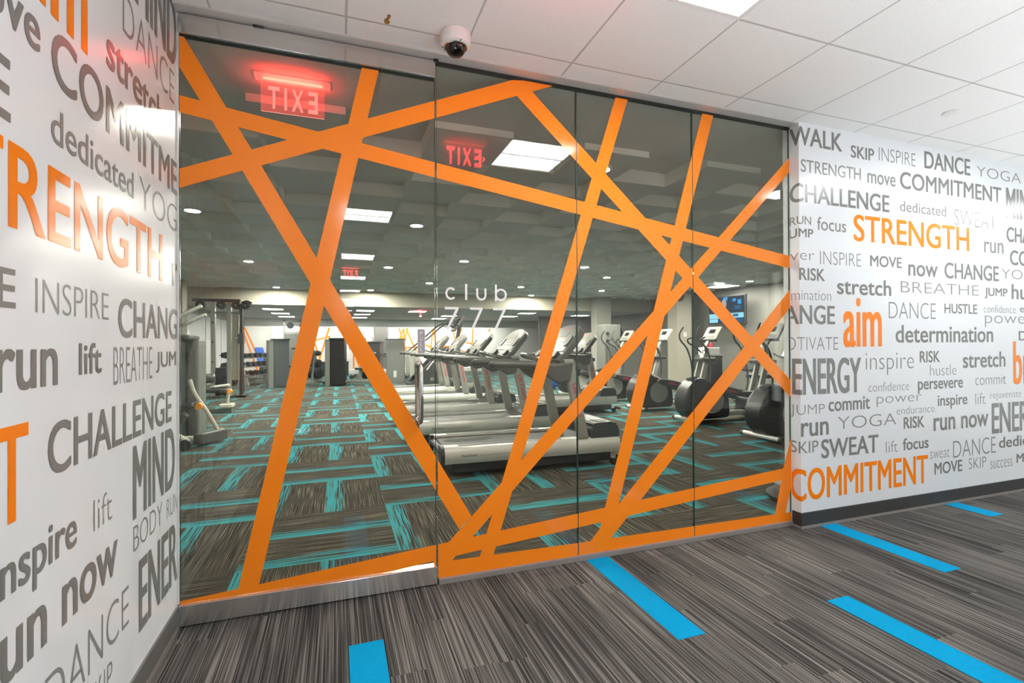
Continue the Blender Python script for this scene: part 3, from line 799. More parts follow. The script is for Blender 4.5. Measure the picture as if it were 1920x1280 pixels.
for x, y in ((-1.2, 14.4), (-1.2, 16.6), (1.58, 14.4), (1.58, 16.5), (4.9, 16.7), (4.9, 18.8), (7.3, 14.3), (7.35, 16.4), (9.9, 15.1), (-1.2, 18.8), (1.58, 18.8), (3.3, 14.4)):
    cx_ = {-1.2: 'above the two tone weight tower', 1.58: 'above the black weight tower', 4.9: 'behind the numerals on the glass', 7.3: 'above the nearer treadmill consoles', 7.35: 'above the nearer treadmill consoles', 9.9: 'beside the pale post', 3.3: 'beside the red hanging sign'}[x]
    lb = 'small %s row troffer of the low far ceiling %s' % ('front' if y < 15.5 else 'second' if y < 17 else 'last', cx_)
    if tg is None: tg = troffer(x, y, 2.45, lb, 'diffuser_gym', 'troffers of the low far ceiling')
    else: dup(tg, (x, y, 2.45), 0, lb)
dup(tg, (10.75, 8.15, BZ-0.001), 0, 'square troffer in the gym ceiling above the television', 'troffers above the cardio machines')
exit_sign((3.30, 13.7, 2.45), R(72), 'red sign hanging edge on from the low ceiling beside the PULL plate', False, True)

t = thing('cove_light', 'long light hidden behind the far bulkhead, washing the end wall', 'ceiling light', (2.9, 20.62, 2.40))
MB().box(-5.6, 5.6, -0.06, 0.06, 0.0, 0.05).build('housing', 'white_plastic', t)
MB().box(-5.58, 5.58, -0.05, 0.05, -0.012, 0.0).build('diffuser', emit('cove_diffuser', (1, 0.98, 0.94, 1), GYM_COVE), t)
# ---------------------------------------------------------------- treadmills
def treadmill(label, loc, rz):
    t = thing('treadmill', label, 'treadmill', loc, rz, 'treadmills in a row')
    MB().box(-0.86, 0.90, -0.33, 0.33, 0.045, 0.17).build('base_frame', 'rubber', t, bevel=0.01)
    MB().box(-0.93, 0.62, -0.27, 0.27, 0.262, 0.292).build('running_belt', 'belt', t, bevel=0.012)
    sk = [(0.34, 0.155), (0.385, 0.150), (0.405, 0.185), (0.410, 0.24), (0.402, 0.290), (0.375, 0.318), (0.275, 0.318), (0.275, 0.295), (0.34, 0.28)]
    for s in (-1, 1):
        Mx = Matrix(((0, 0, 1, 0), (s, 0, 0, 0), (0, 1, 0, 0), (0, 0, 0, 1)))
        r = MB().prism(sk, -0.95, 0.97, Mx).build('side_rail', 'silver2', t, smooth=True)
        MB().prism([(0.29, 0.3185), (0.365, 0.3185), (0.365, 0.3215), (0.29, 0.3215)], -0.80, 0.30, Mx).build('foot_grip', 'mid_gray', r)
        MB().prism([(0.33, 0.14), (0.395, 0.14), (0.418, 0.185), (0.420, 0.25), (0.40, 0.305), (0.36, 0.325), (0.27, 0.325), (0.27, 0.20)], -0.985, -0.948, Mx).build('end_cap', 'charcoal', r, smooth=True)
        if s < 0:
            letters('FlexDeck', -0.78, -0.62, 0.218, 0.238, lambda a, z, e=0: (a, -0.4118, z), 'lettering', 'charcoal', r, off=0.01)
            letters('Shock Absorption System', -0.60, -0.28, 0.216, 0.232, lambda a, z, e=0: (a, -0.4118, z), 'lettering', 'frame_gray', r)
    MB().cyl((-0.955, -0.29, 0.255), (-0.955, 0.29, 0.255), 0.035, n=16).build('rear_roller', 'charcoal', t, smooth=True)
    # motor hood: sloped rear wedge, beige lid, dark nose
    MB().xz([(0.42, 0.292), (0.56, 0.345), (0.66, 0.42), (0.70, 0.292)], -0.30, 0.30).build('hood_ramp', 'charcoal', t, smooth=False, bevel=0.012)
    hd = MB().xz([(0.62, 0.29), (0.64, 0.425), (0.70, 0.455), (0.88, 0.462), (0.965, 0.44), (0.985, 0.36), (0.975, 0.20), (0.66, 0.20)], -0.385, 0.385).build('motor_hood', 'shroud', t, bevel=0.018)
    MB().xz([(0.665, 0.452), (0.70, 0.468), (0.88, 0.474), (0.955, 0.455), (0.955, 0.448), (0.88, 0.463), (0.70, 0.457)], -0.375, 0.375).build('hood_lid', 'console', hd)
    for k in range(3): MB().box(0.72, 0.90, -0.30+k*0.05, -0.285+k*0.05, 0.466, 0.4755).build('vent_slot', 'charcoal', hd)
    MB().add([(0.72, -0.36, 0.470), (0.84, -0.36, 0.4755), (0.74, -0.14, 0.472)], [(0, 1, 2)]).build('warning_label', 'rubber', hd)
    for s in (-1, 1):
        MB().cyl((0.99, s*0.30, 0.075), (1.10, s*0.30, 0.055), 0.022, n=10).build('front_foot', 'rubber', t, smooth=True)
        MB().cyl((0.92, s*0.34, 0.04), (0.92, s*0.38, 0.04), 0.04, n=16).build('transport_wheel', 'rubber', t, smooth=True)
        u = MB().xz([(0.485, 0.315), (0.605, 0.315), (0.43, 1.16), (0.315, 1.16)], min(s*0.345, s*0.400), max(s*0.345, s*0.400)).build('upright', 'silver', t, bevel=0.012)
        if s < 0:
            # red lettering running down the post
            def fu(a, z, e=0):
                # a runs down the post from top, z across it
                tt = a; zz = 0.90-tt*0.965; xx = 0.432+tt*0.225
                return (xx+z*0.95, -0.4008, zz+z*0.22)
            letters('Life Fitness', 0.0, 0.36, -0.028, 0.034, fu, 'lettering', 'red_mark', u, off=0.012)
        # handrail: thick padded bar running back from the console
        pth = [(0.40, s*0.375, 1.075), (0.20, s*0.375, 1.085), (-0.10, s*0.375, 1.105), (-0.42, s*0.375, 1.115), (-0.46, s*0.375, 1.110)]
        hr = MB().tube(pth, 0.036, 14, 3).build('handrail', 'mid_gray', t, smooth=True)
        MB().ball((-0.46, s*0.375, 1.110), 0.0365).build('rail_tip', 'charcoal', hr, smooth=True)
        g = MB().xz([(0.06, 1.065), (0.13, 0.98), (0.26, 0.90), (0.39, 0.925), (0.43, 1.13), (0.30, 1.12)], min(s*0.335, s*0.412), max(s*0.335, s*0.412)).build('corner_housing', 'mid_gray', t, bevel=0.02)
    # console: an inclined slab with a rounded head
    ax = Vector((0.315, 0, 0.37)).normalized()          # up the slab
    nr = Vector((-ax.z, 0, ax.x))                       # towards the runner
    Mc = Matrix(((0, ax.x, nr.x, 0.285), (1, 0, nr.y, 0), (0, ax.z, nr.z, 1.125), (0, 0, 0, 1)))
    P = [(-0.37, 0.0), (0.37, 0.0), (0.38, 0.10), (0.375, 0.30)] + [(0.375*math.cos(R(a)), 0.36+0.16*math.sin(R(a))) for a in range(0, 181, 15)] + [(-0.375, 0.30), (-0.38, 0.10)]
    c = MB().prism(P, -0.035, 0.035, Mc).build('console', 'mid_gray', t, bevel=0.012)
    P2 = [(-0.335, 0.12), (0.335, 0.12), (0.345, 0.30)] + [(0.345*math.cos(R(a)), 0.355+0.135*math.sin(R(a))) for a in range(0, 181, 15)] + [(-0.345, 0.30)]
    MB().prism(P2, 0.0352, 0.041, Mc).build('face_panel', 'console', c)
    MB().prism(rrect(0.26, 0.09, 0.02, cy=0.375), 0.0412, 0.0435, Mc).build('display', 'mid_gray', c)
    bt = MB()
    for i in range(6):
        for j in range(2): bt.prism(rrect(0.034, 0.022, 0.006, 3, cx=-0.15+i*0.06, cy=0.22+j*0.04), 0.0412, 0.046, Mc)
    bt.build('buttons', 'silver2', c)
    MB().prism(rrect(0.22, 0.012, 0.004, 2, cy=0.315), 0.0412, 0.0425, Mc).build('orange_stripe', 'knob', c)
    MB().prism(rrect(0.20, 0.012, 0.004, 2, cy=0.452), 0.0412, 0.0425, Mc).build('red_stripe', 'red_mark', c)
    for s in (-1, 1):
        MB().prism(rrect(0.105, 0.15, 0.05, cx=s*0.275, cy=0.26), 0.0412, 0.052, Mc).build('speaker', 'charcoal', c, bevel=0.006)
        MB().prism(rrect(0.12, 0.09, 0.03, cx=s*0.24, cy=0.055), 0.036, 0.075, Mc).build('cup_tray', 'charcoal', c, bevel=0.01)
    MB().cyl((0.20, -0.36, 1.075), (0.20, 0.36, 1.075), 0.028, n=14).build('pulse_bar', 'charcoal', t, smooth=True)
    MB().tube([(0.30, -0.22, 1.13), (0.10, -0.20, 1.17), (0.02, -0.12, 1.20), (0.0, 0, 1.21), (0.02, 0.12, 1.20), (0.10, 0.20, 1.17), (0.30, 0.22, 1.13)], 0.018, 10, 4).build('sensor_grip', 'chrome', t, smooth=True)
    MB().cyl((0.36, 0, 1.10), (0.52, 0, 1.02), 0.05, n=14).build('cross_member', 'silver', t, smooth=True)
    MB().box(0.48, 0.53, -0.36, 0.36, 0.98, 1.06).build('cross_bar', 'charcoal', t, bevel=0.015)
    return t
ordn = ['treadmill nearest the glass, whose whole side rail shows', 'second treadmill behind the glass, next after the nearest one', 'third treadmill from the glass in the row', 'fourth treadmill from the glass in the row', 'farthest treadmill of the row, beside the stair climber']
tm = None
for k, yn in enumerate((1.98, 3.66, 5.30, 7.08, 8.88)):
    lc = (2.645, yn+0.41, 0); rz = R(-1.5) if k == 0 else 0
    if tm is None: tm = treadmill('silver and gray '+ordn[k], lc, rz)
    else: dup(tm, lc, rz, 'silver and gray '+ordn[k])
dup(tm, (4.82, 6.0, 0), 0, 'dark topped treadmill standing between the treadmill row and the elliptical trainers')

# ---------------------------------------------------------------- elliptical trainers
def elliptical(label, loc, rz):
    t = thing('elliptical_trainer', label, 'elliptical trainer', loc, rz, 'elliptical trainers in a row')
    s_ = MB().cyl((0.05, -0.33, 0.055), (0.05, 0.33, 0.055), 0.032, n=16).build('rear_stabilizer', 'silver2', t, smooth=True)
    for s in (-1, 1): MB().cyl((0.05, s*0.30, 0.052), (0.05, s*0.345, 0.052), 0.037, n=16).build('end_cap', 'charcoal', s_, smooth=True)
    P = [(0.02, 0.09), (-0.06, 0.18), (-0.105, 0.30), (-0.095, 0.44), (-0.03, 0.57), (0.07, 0.675), (0.17, 0.735), (0.27, 0.745), (0.36, 0.70), (0.47, 0.66), (0.62, 0.60), (0.74, 0.50), (0.80, 0.38), (0.82, 0.20), (0.80, 0.06), (0.10, 0.05)]
    sh = MB().xz(P, -0.165, 0.165).build('flywheel_shroud', 'shroud_dark', t, smooth=True, bevel=0.05, seg=4)
    for k in range(4): MB().box(0.10+k*0.035, 0.118+k*0.035, -0.07, 0.07, 0.70+k*0.013, 0.728+k*0.009).build('vent_slot', 'rubber', sh)
    for s in (-1, 1):
        MB().cyl((0.46, s*0.160, 0.36), (0.46, s*0.180, 0.36), 0.205, n=40).build('crank_disc', 'silver', t, bevel=0.006)
        ph = 0.10*s
        a = MB().xz([(0.36, 0.585+ph*0.2), (0.44, 0.655+ph*0.2), (0.70, 0.60), (1.30, 0.42-ph*0.3), (1.34, 0.36-ph*0.3), (1.26, 0.34-ph*0.3), (0.66, 0.46)], min(s*0.19, s*0.27), max(s*0.19, s*0.27)).build('pedal_arm', 'rubber', t, bevel=0.025, seg=3)
        MB().xz([(0.60, 0.545), (0.90, 0.468), (0.88, 0.49), (0.62, 0.565)], *sorted((s*0.2702, s*0.2712))).build('lettering', 'red_mark', a)
        p = MB().box(0.86, 1.22, *sorted((s*0.14, s*0.34)), 0.455-ph*0.2, 0.485-ph*0.2).build('foot_pedal', 'rubber', t, bevel=0.012)
        MB().box(0.86, 0.885, *sorted((s*0.14, s*0.34)), 0.485-ph*0.2, 0.53-ph*0.2).build('heel_lip', 'rubber', p)
        MB().tube([(1.30, s*0.24, 0.40), (1.52, s*0.26, 0.40), (1.62, s*0.27, 0.62), (1.60, s*0.29, 0.95), (1.50, s*0.30, 1.22), (1.34, s*0.29, 1.38), (1.30, s*0.27, 1.52), (1.38, s*0.25, 1.66)], 0.018, 10, 4).build('moving_handle', 'charcoal', t, smooth=True)
        MB().xz([(1.36, 0.10), (1.50, 0.10), (1.74, 1.02), (1.64, 1.02)], *sorted((s*0.07, s*0.115))).build('mast_leg', 'silver', t, bevel=0.01)
    MB().box(0.78, 1.40, -0.075, 0.075, 0.075, 0.155).build('base_rail', 'silver2', t, bevel=0.02)
    MB().xz([(1.22, 0.05), (1.26, 0.36), (1.44, 0.42), (1.92, 0.36), (2.00, 0.10), (1.98, 0.05)], -0.20, 0.20).build('front_housing', 'rubber', t, bevel=0.03)
    MB().cyl((1.93, -0.33, 0.05), (1.93, 0.33, 0.05), 0.032, n=16).build('front_stabilizer', 'silver2', t, smooth=True)
    MB().xz([(1.60, 0.98), (1.72, 0.98), (1.80, 1.22), (1.72, 1.24)], -0.06, 0.06).build('mast', 'silver', t, bevel=0.012)
    MB().box(1.52, 1.86, -0.16, 0.16, 0.955, 1.025).build('tray', 'charcoal', t, bevel=0.02)
    MB().tube([(1.70, -0.06, 1.10), (1.60, -0.14, 1.24), (1.48, -0.20, 1.32), (1.46, -0.21, 1.40), (1.56, -0.18, 1.44)], 0.017, 10, 4).tube([(1.70, 0.06, 1.10), (1.60, 0.14, 1.24), (1.48, 0.20, 1.32), (1.46, 0.21, 1.40), (1.56, 0.18, 1.44)], 0.017, 10, 4).build('fixed_handlebar', 'rubber', t, smooth=True)
    ax = Vector((0.34, 0, 0.52)).normalized(); nr = Vector((-ax.z, 0, ax.x))
    Mc = Matrix(((0, ax.x, nr.x, 1.68), (1, 0, 0, 0), (0, ax.z, nr.z, 1.16), (0, 0, 0, 1)))
    MB().prism(rrect(0.10, 0.32, 0.02, cy=0.16), -0.02, 0.02, Mc).build('console_stem', 'silver', t, bevel=0.008)
    c = MB().prism(rrect(0.42, 0.34, 0.04, cy=0.42), -0.022, 0.022, Mc).build('console', 'silver', t, bevel=0.01)
    MB().prism(rrect(0.17, 0.10, 0.012, cy=0.47), 0.0225, 0.026, Mc).build('display', 'screen', c)
    MB().prism(rrect(0.30, 0.05, 0.01, cy=0.335), 0.0225, 0.026, Mc).build('key_strip', 'frame_gray', c)
    MB().prism(rrect(0.46, 0.03, 0.01, cy=0.255), -0.02, 0.05, Mc).build('book_ledge', 'charcoal', c)
    return t
ordn = ['nearest the glass, by the end of the white wall', 'second from the white wall end, below the television', 'third of the row, with a red marked pedal arm', 'fourth of the row, in front of the dark wall', 'farthest of the row, half hidden by the treadmill']
el = None
for k, (x, y) in enumerate(((6.10, 2.50), (6.17, 4.10), (6.22, 5.66), (6.16, 7.20), (6.12, 8.75))):
    lb = 'charcoal elliptical trainer '+ordn[k]
    if el is None: el = elliptical(lb, (x, y, 0), 0)
    else: dup(el, (x, y, 0), 0, lb)

# ---------------------------------------------------------------- stair climber behind the last treadmill
t = thing('stair_climber', 'dark stair climber with long handrails behind the PULL plate', 'stair climber', (2.55, 11.3, 0))
MB().xz([(0.0, 0.04), (0.02, 0.22), (0.35, 0.62), (0.95, 1.22), (1.40, 1.26), (1.50, 1.0), (1.52, 0.04)], -0.40, -0.34).xz([(0.0, 0.04), (0.02, 0.22), (0.35, 0.62), (0.95, 1.22), (1.40, 1.26), (1.50, 1.0), (1.52, 0.04)], 0.34, 0.40).box(0.75, 1.50, -0.34, 0.34, 0.04, 1.15).build('side_housing', 'charcoal', t, bevel=0.015)
for k in range(4): MB().box(-0.02+k*0.21, 0.24+k*0.21, -0.335, 0.335, 0.22+k*0.20, 0.25+k*0.20).box(0.20+k*0.21, 0.235+k*0.21, -0.335, 0.335, 0.05+k*0.2, 0.22+k*0.2).build('step', 'rubber', t)
for s in (-1, 1):
    MB().tube([(0.10, s*0.42, 1.15), (0.55, s*0.42, 1.52), (0.95, s*0.42, 1.86), (1.2, s*0.40, 1.92), (1.42, s*0.36, 1.80)], 0.022, 10, 4).build('handrail', 'rubber', t, smooth=True)
    MB().tube([(0.10, s*0.42, 1.15), (0.0, s*0.42, 1.10), (0.10, s*0.42, 1.06), (1.2, s*0.42, 1.10)], 0.022, 10, 4).build('lower_rail', 'frame_gray', t, smooth=True)
    for k in range(2): MB().xz([(0.02+k*0.17, 0.42), (0.13+k*0.17, 0.52), (0.10+k*0.17, 1.02), (-0.02+k*0.17, 1.02)], *sorted((s*0.405, s*0.43))).build('side_panel', 'silver', t, bevel=0.006)
    MB().cyl((0.62, s*0.40, 0.36), (0.62, s*0.415, 0.36), 0.05, n=20).build('badge', 'frame_gray', t)
    MB().tube([(0.48, s*0.405, 0.62), (0.78, s*0.405, 0.95), (1.25, s*0.405, 1.0)], 0.016, 8, 3).build('accent_trim', 'silver2', t, smooth=True)
MB().xz([(1.32, 1.2), (1.42, 1.2), (1.60, 2.05), (1.50, 2.05)], -0.05, 0.05).build('mast', 'charcoal', t, bevel=0.01)
c = MB().xz([(1.28, 1.72), (1.33, 1.68), (1.60, 2.10), (1.56, 2.14)], -0.24, 0.24).build('console', 'mid_gray', t, bevel=0.012)
MB().xz([(1.325, 1.80), (1.33, 1.797), (1.50, 2.062), (1.495, 2.066)], -0.17, 0.17).build('display', 'screen', c)

# ---------------------------------------------------------------- weight machines
def stack_tower(label, loc, rz, h=1.5, side=1, kind='press', group='weight stack machines', post='frame_gray', body='shroud'):
    t = thing('weight_machine', label, 'weight machine', loc, rz, group)
    tw = MB().prism(rrect(0.46, 0.62, 0.05), 0.02, h-0.06).build('stack_shroud', body, t, bevel=0.01)
    tw.location = (0.05*side, 0, 0)
    MB().prism(rrect(0.52, 0.68, 0.08), h-0.06, h, Matrix.Translation((0.05*side, 0, 0))).build('top_cap', 'charcoal', t, bevel=0.015)
    MB().prism(rrect(0.16, 0.60, 0.03), 0.0, h-0.05, Matrix.Translation((-0.24*side, 0, 0))).build('front_post', post, t, bevel=0.008)
    MB().box(*sorted((-0.325*side, -0.322*side)), -0.05, 0.05, 0.20, 0.42).build('instruction_plate', 'silver2', tw).location = (-0.05*side, 0, 0)
    MB().box(*sorted((0.2*side, 1.35*side)), -0.06, 0.06, 0.07, 0.15).build('base_beam', post, t, bevel=0.01)
    MB().cyl((1.32*side, -0.32, 0.08), (1.32*side, 0.32, 0.08), 0.04, n=14).build('cross_foot', 'charcoal', t, smooth=True)
    MB().box(*sorted((0.70*side, 0.78*side)), -0.04, 0.04, 0.15, 0.52).build('seat_post', post, t)
    MB().prism(rrect(0.42, 0.34, 0.08), 0.50, 0.575, Matrix.Translation((0.78*side, 0, 0))).build('seat', 'pad', t, bevel=0.02)
    bk = MB().prism(rrect(0.28, 0.62, 0.08), 0, 0.075, Matrix(((0, 0.12*side, side, 0.95*side), (1, 0, 0, 0), (0, 1, 0, 0.92), (0, 0, 0, 1)))).build('backrest', 'pad', t, bevel=0.02)
    MB().cyl((0.99*side, 0, 0.13), (1.06*side, 0, 0.95), 0.035, n=12).build('back_post', post, t, smooth=True)
    for s in (-1, 1):
        if kind == 'press':
            MB().tube([(0.42*side, s*0.20, 1.20), (0.60*side, s*0.34, 1.22), (0.66*side, s*0.36, 1.02), (0.62*side, s*0.30, 0.96)], 0.024, 10, 4).build('press_arm', 'iron', t, smooth=True)
        elif kind == 'curl':
            MB().tube([(0.30*side, s*0.28, 0.95), (0.62*side, s*0.30, 0.80), (0.70*side, s*0.12, 0.78)], 0.024, 10, 4).build('curl_arm', 'charcoal', t, smooth=True)
        else:
            MB().cyl((0.50*side, s*0.05, 0.28), (0.50*side, s*0.34, 0.28), 0.065, n=18).build('roller_pad', 'pad', t, smooth=True)
    MB().cyl((0.80*side, 0.06, 0.44), (0.80*side, 0.12, 0.44), 0.03, n=12).build('seat_knob', 'knob', t, smooth=True)
    return t
stack_tower('gray two tone weight machine tower with chrome arms beside the left orange stripe', (-1.06, 14.5, 0), R(12), 1.52, 1, 'press')
stack_tower('black weight machine tower right of the crossing of the orange stripes', (0.68, 14.35, 0), R(-8), 1.54, 1, 'legs', body='iron')
stack_tower('dark green weight tower left of the stair climber', (2.62, 14.9, 0), R(-100), 1.52, -1, 'curl')
stack_tower('low weight machine far behind the crossing orange stripes', (2.1, 17.6, 0), R(-20), 1.45, 1, 'curl', body='charcoal')

def plate_tree(label, loc, rz):
    t = thing('plate_tree', label, 'weight rack', loc, rz, 'weight plate trees')
    MB().xz([(-0.32, 0), (0.32, 0), (0.32, 0.05), (0.04, 0.10), (0.04, 1.12), (-0.04, 1.12), (-0.04, 0.10), (-0.32, 0.05)], -0.04, 0.04).build('stand', 'frame_gray', t, bevel=0.006)
    MB().box(-0.04, 0.04, -0.30, 0.30, 0, 0.05).build('cross_foot', 'frame_gray', t)
    for z, r in ((0.30, 0.20), (0.66, 0.15), (1.02, 0.10)):
        for s in (-1, 1):
            MB().cyl((0, s*0.04, z), (0, s*0.26, z), 0.018, n=10).build('peg', 'chrome', t, smooth=True)
            for k in range(3):
                MB().cyl((0, s*(0.06+k*0.05), z), (0, s*(0.095+k*0.05), z), r-0.01*k, n=24).build('weight_plate', 'iron', t, bevel=0.004)
    return t
pt = plate_tree('black plate tree right of the two tone weight tower', (-0.05, 16.2, 0), R(60))
dup(pt, (1.75, 15.6, 0), R(75), 'black plate tree right of the black weight tower')
dup(pt, (-2.35, 14.0, 0), R(80), 'black plate tree between the cable machine and the dumbbell rack')
# machine by the left wall, nearest the glass
t = thing('weight_machine', 'gray green weight machine with cream tubes at the left edge of the glass', 'weight machine', (-1.46, 5.35, 0), 0, 'weight stack machines')
MB().prism(rrect(0.52, 0.60, 0.06), 0.03, 1.40, Matrix.Translation((-0.12, 0.05, 0))).build('stack_shroud', 'shroud', t, bevel=0.015)
MB().prism(rrect(0.64, 0.70, 0.10), 1.40, 1.47, Matrix.Translation((-0.08, 0.12, 0))).build('top_cap', 'charcoal', t, bevel=0.02)
MB().prism(rrect(0.16, 0.46, 0.04), 0.0, 1.40, Matrix.Translation((0.21, 0.34, 0))).build('front_post', 'frame_gray', t, bevel=0.01)
MB().cyl((-0.05, -0.08, 0.80), (0.12, -0.14, 0.78), 0.022, n=12).build('adjusting_handle', 'silver2', t, smooth=True)
MB().prism(rrect(0.46, 0.38, 0.08), 0, 0.075, Matrix(((0.97, 0, -0.24, 0.15), (0, 1, 0, -0.32), (0.24, 0, 0.97, 0.44), (0, 0, 0, 1)))).build('seat', 'pad', t, bevel=0.02)
MB().tube([(0.28, -0.30, 0.86), (0.34, -0.30, 0.66), (0.48, -0.30, 0.42), (0.62, -0.30, 0.14)], 0.026, 12, 4).build('leg_tube', 'cream_tube', t, smooth=True)
k_ = MB().cyl((0.40, -0.40, 0.50), (0.40, -0.28, 0.50), 0.045, n=14).build('adjusting_knob', 'knob', t, smooth=True)
MB().tube([(-0.42, -0.62, 0.60), (-0.05, -0.70, 0.38), (0.36, -0.78, 0.10)], 0.040, 14, 3).build('front_tube', 'cream_tube', t, smooth=True)
MB().cyl((0.36, -0.86, 0.075), (0.36, -0.72, 0.075), 0.062, n=20).build('roller_end', 'charcoal', t, smooth=True)
MB().box(-0.5, 0.42, -0.66, -0.56, 0.05, 0.14).build('base_tube', 'cream_tube', t, bevel=0.02)
MB().prism([(0.40, -0.66), (0.50, -0.66), (0.74, -0.30), (0.66, -0.26), (0.44, -0.46)], 0.03, 0.17).build('corner_foot', 'mid_gray', t, bevel=0.015)
MB().ball((0.66, -0.28, 0.12), 0.055).build('joint_ball', 'cream_tube', t, smooth=True)
MB().cyl((-0.1, -0.28, 0.06), (0.20, -0.30, 0.42), 0.09, n=16).build('pivot_housing', 'mid_gray', t, smooth=True)

# machine behind it with raised silver arms
t = thing('weight_machine', 'weight machine with raised silver arms and an orange knob by the left column', 'weight machine', (-2.25, 8.3, 0), 0, 'weight stack machines')
MB().prism(rrect(0.50, 0.56, 0.06), 0.03, 1.42, Matrix.Translation((-0.40, 0.1, 0))).build('stack_shroud', 'shroud', t, bevel=0.015)
MB().prism(rrect(0.58, 0.62, 0.1), 1.42, 1.49, Matrix.Translation((-0.40, 0.1, 0))).build('top_cap', 'charcoal', t, bevel=0.02)
for s, z in ((-1, 0.0), (1, -0.14)):
    MB().tube([(-0.45, s*0.16, 1.48+z), (0.0, s*0.16, 1.78+z), (0.42, s*0.16, 2.02+z), (0.52, s*0.16, 2.07+z)], 0.036, 12, 3).build('lift_arm', 'silver', t, smooth=True)
MB().prism(rrect(0.30, 0.30, 0.12), 0, 0.17, Matrix.Translation((0.58, -0.1, 0.60))).build('chest_pad', 'pad', t, bevel=0.06, seg=3)
MB().cyl((0.50, -0.05, 0.10), (0.55, -0.05, 0.66), 0.035, n=12).build('pad_post', 'frame_gray', t, smooth=True)
MB().prism(rrect(0.46, 0.34, 0.06), 0.40, 0.47, Matrix.Translation((0.70, 0, 0))).build('seat', 'pad', t, bevel=0.02)
MB().cyl((0.62, 0, 0.50), (0.96, -0.02, 0.54), 0.03, n=12).build('seat_tube', 'silver2', t, smooth=True)
MB().cyl((0.96, -0.1, 0.42), (0.96, 0.02, 0.42), 0.045, n=12).build('adjusting_knob', 'knob', t, smooth=True)
MB().box(-0.3, 1.0, -0.05, 0.05, 0.0, 0.08).build('base_beam', 'frame_gray', t, bevel=0.01)
MB().cyl((0.90, 0.0, 0.06), (0.94, 0.0, 0.42), 0.03, n=12).build('leg_post', 'cream_tube', t, smooth=True)
MB().prism(rrect(0.24, 0.30, 0.03), 0.12, 0.18, Matrix.Translation((0.92, -0.05, 0))).build('foot_plate', 'cream_tube', t, bevel=0.01)

# cable crossover frame
t = thing('cable_machine', 'tall silver cable machine with twin posts and pulleys by the left wall', 'cable machine', (-2.10, 11.6, 0))
for x in (-0.16, 0.20): MB().box(x-0.05, x+0.05, -0.06, 0.06, 0.02, 2.42).build('column', 'silver', t, bevel=0.012)
MB().box(0.43, 0.51, -0.05, 0.05, 0.02, 2.40).build('outer_column', 'charcoal', t, bevel=0.01)
MB().box(-0.62, 0.46, -0.05, 0.05, 2.42, 2.50).build('top_beam', 'charcoal', t, bevel=0.01)
MB().box(-0.50, 0.50, -0.04, 0.04, 2.12, 2.18).build('cross_beam', 'frame_gray', t)
for x in (-0.44, 0.02, 0.36, 0.58):
    p = MB().cyl((x, -0.09, 2.34), (x, 0.09, 2.34), 0.10, n=24).build('pulley', 'rubber', t, smooth=True)
    MB().cyl((x, -0.10, 2.34), (x, 0.10, 2.34), 0.03, n=12).build('axle', 'chrome', p, smooth=True)
for k in range(3): MB().tube([(0.50, -0.05, 2.42), (0.62, -0.12-0.05*k, 2.45-0.04*k), (0.74, -0.2-0.05*k, 2.40-0.05*k)], 0.022, 8, 3).build('grip_arm', 'rubber', t, smooth=True)
MB().box(0.40, 0.54, -0.09, 0.09, 1.36, 1.62).build('pulley_carriage', 'charcoal', t, bevel=0.02)
MB().cyl((0.32, 0, 1.5), (0.42, 0, 1.5), 0.02, n=10).build('pop_pin', 'silver2', t, smooth=True)
MB().cyl((0.53, -0.03, 0.1), (0.53, -0.03, 2.36), 0.008, n=8).build('cable', 'iron', t)
MB().prism(rrect(0.22, 0.20, 0.02), 0.05, 0.75, Matrix.Translation((0.02, 0, 0))).build('weight_stack', 'iron', t)
for z in (0.4, 0.9, 1.4, 1.9):
    MB().cyl((-0.16, -0.08, z), (-0.16, -0.06, z), 0.02, n=10).build('bolt', 'iron', t)
MB().box(-0.30, 0.62, -0.30, -0.22, 0, 0.05).box(0.36, 0.62, -0.30, 0.10, 0, 0.05).build('base_foot', 'charcoal', t)
MB().box(0.18, 0.40, 0.10, 0.14, 0.42, 2.15).build('guard_panel', 'cream', t)

# lat tower far behind
t = thing('lat_machine', 'tall pale gray lat machine tower behind the two tone weight tower', 'weight machine', (-0.75, 17.6, 0))
MB().prism(rrect(0.80, 0.30, 0.04), 0.05, 1.75).build('stack_shroud', 'frame_gray', t, bevel=0.01)
MB().box(-0.46, 0.46, -0.08, 0.08, 1.75, 1.83).build('top_beam', 'silver', t)
for x in (-0.46, 0.42): MB().box(x, x+0.06, -0.06, 0.06, 0, 2.25).build('column', 'silver', t)
MB().box(-0.46, 0.48, -0.06, 0.06, 2.18, 2.26).build('cross_beam', 'charcoal', t)
for x in (-0.22, 0.22): MB().cyl((x, -0.06, 2.05), (x, 0.06, 2.05), 0.12, n=20).build('pulley', 'rubber', t, smooth=True)
MB().prism(rrect(0.5, 0.36, 0.06), 0.5, 0.58, Matrix.Translation((0.0, -0.7, 0))).build('seat', 'pad', t)
MB().box(-0.04, 0.04, -0.75, -0.1, 0.08, 0.5).build('seat_post', 'frame_gray', t)

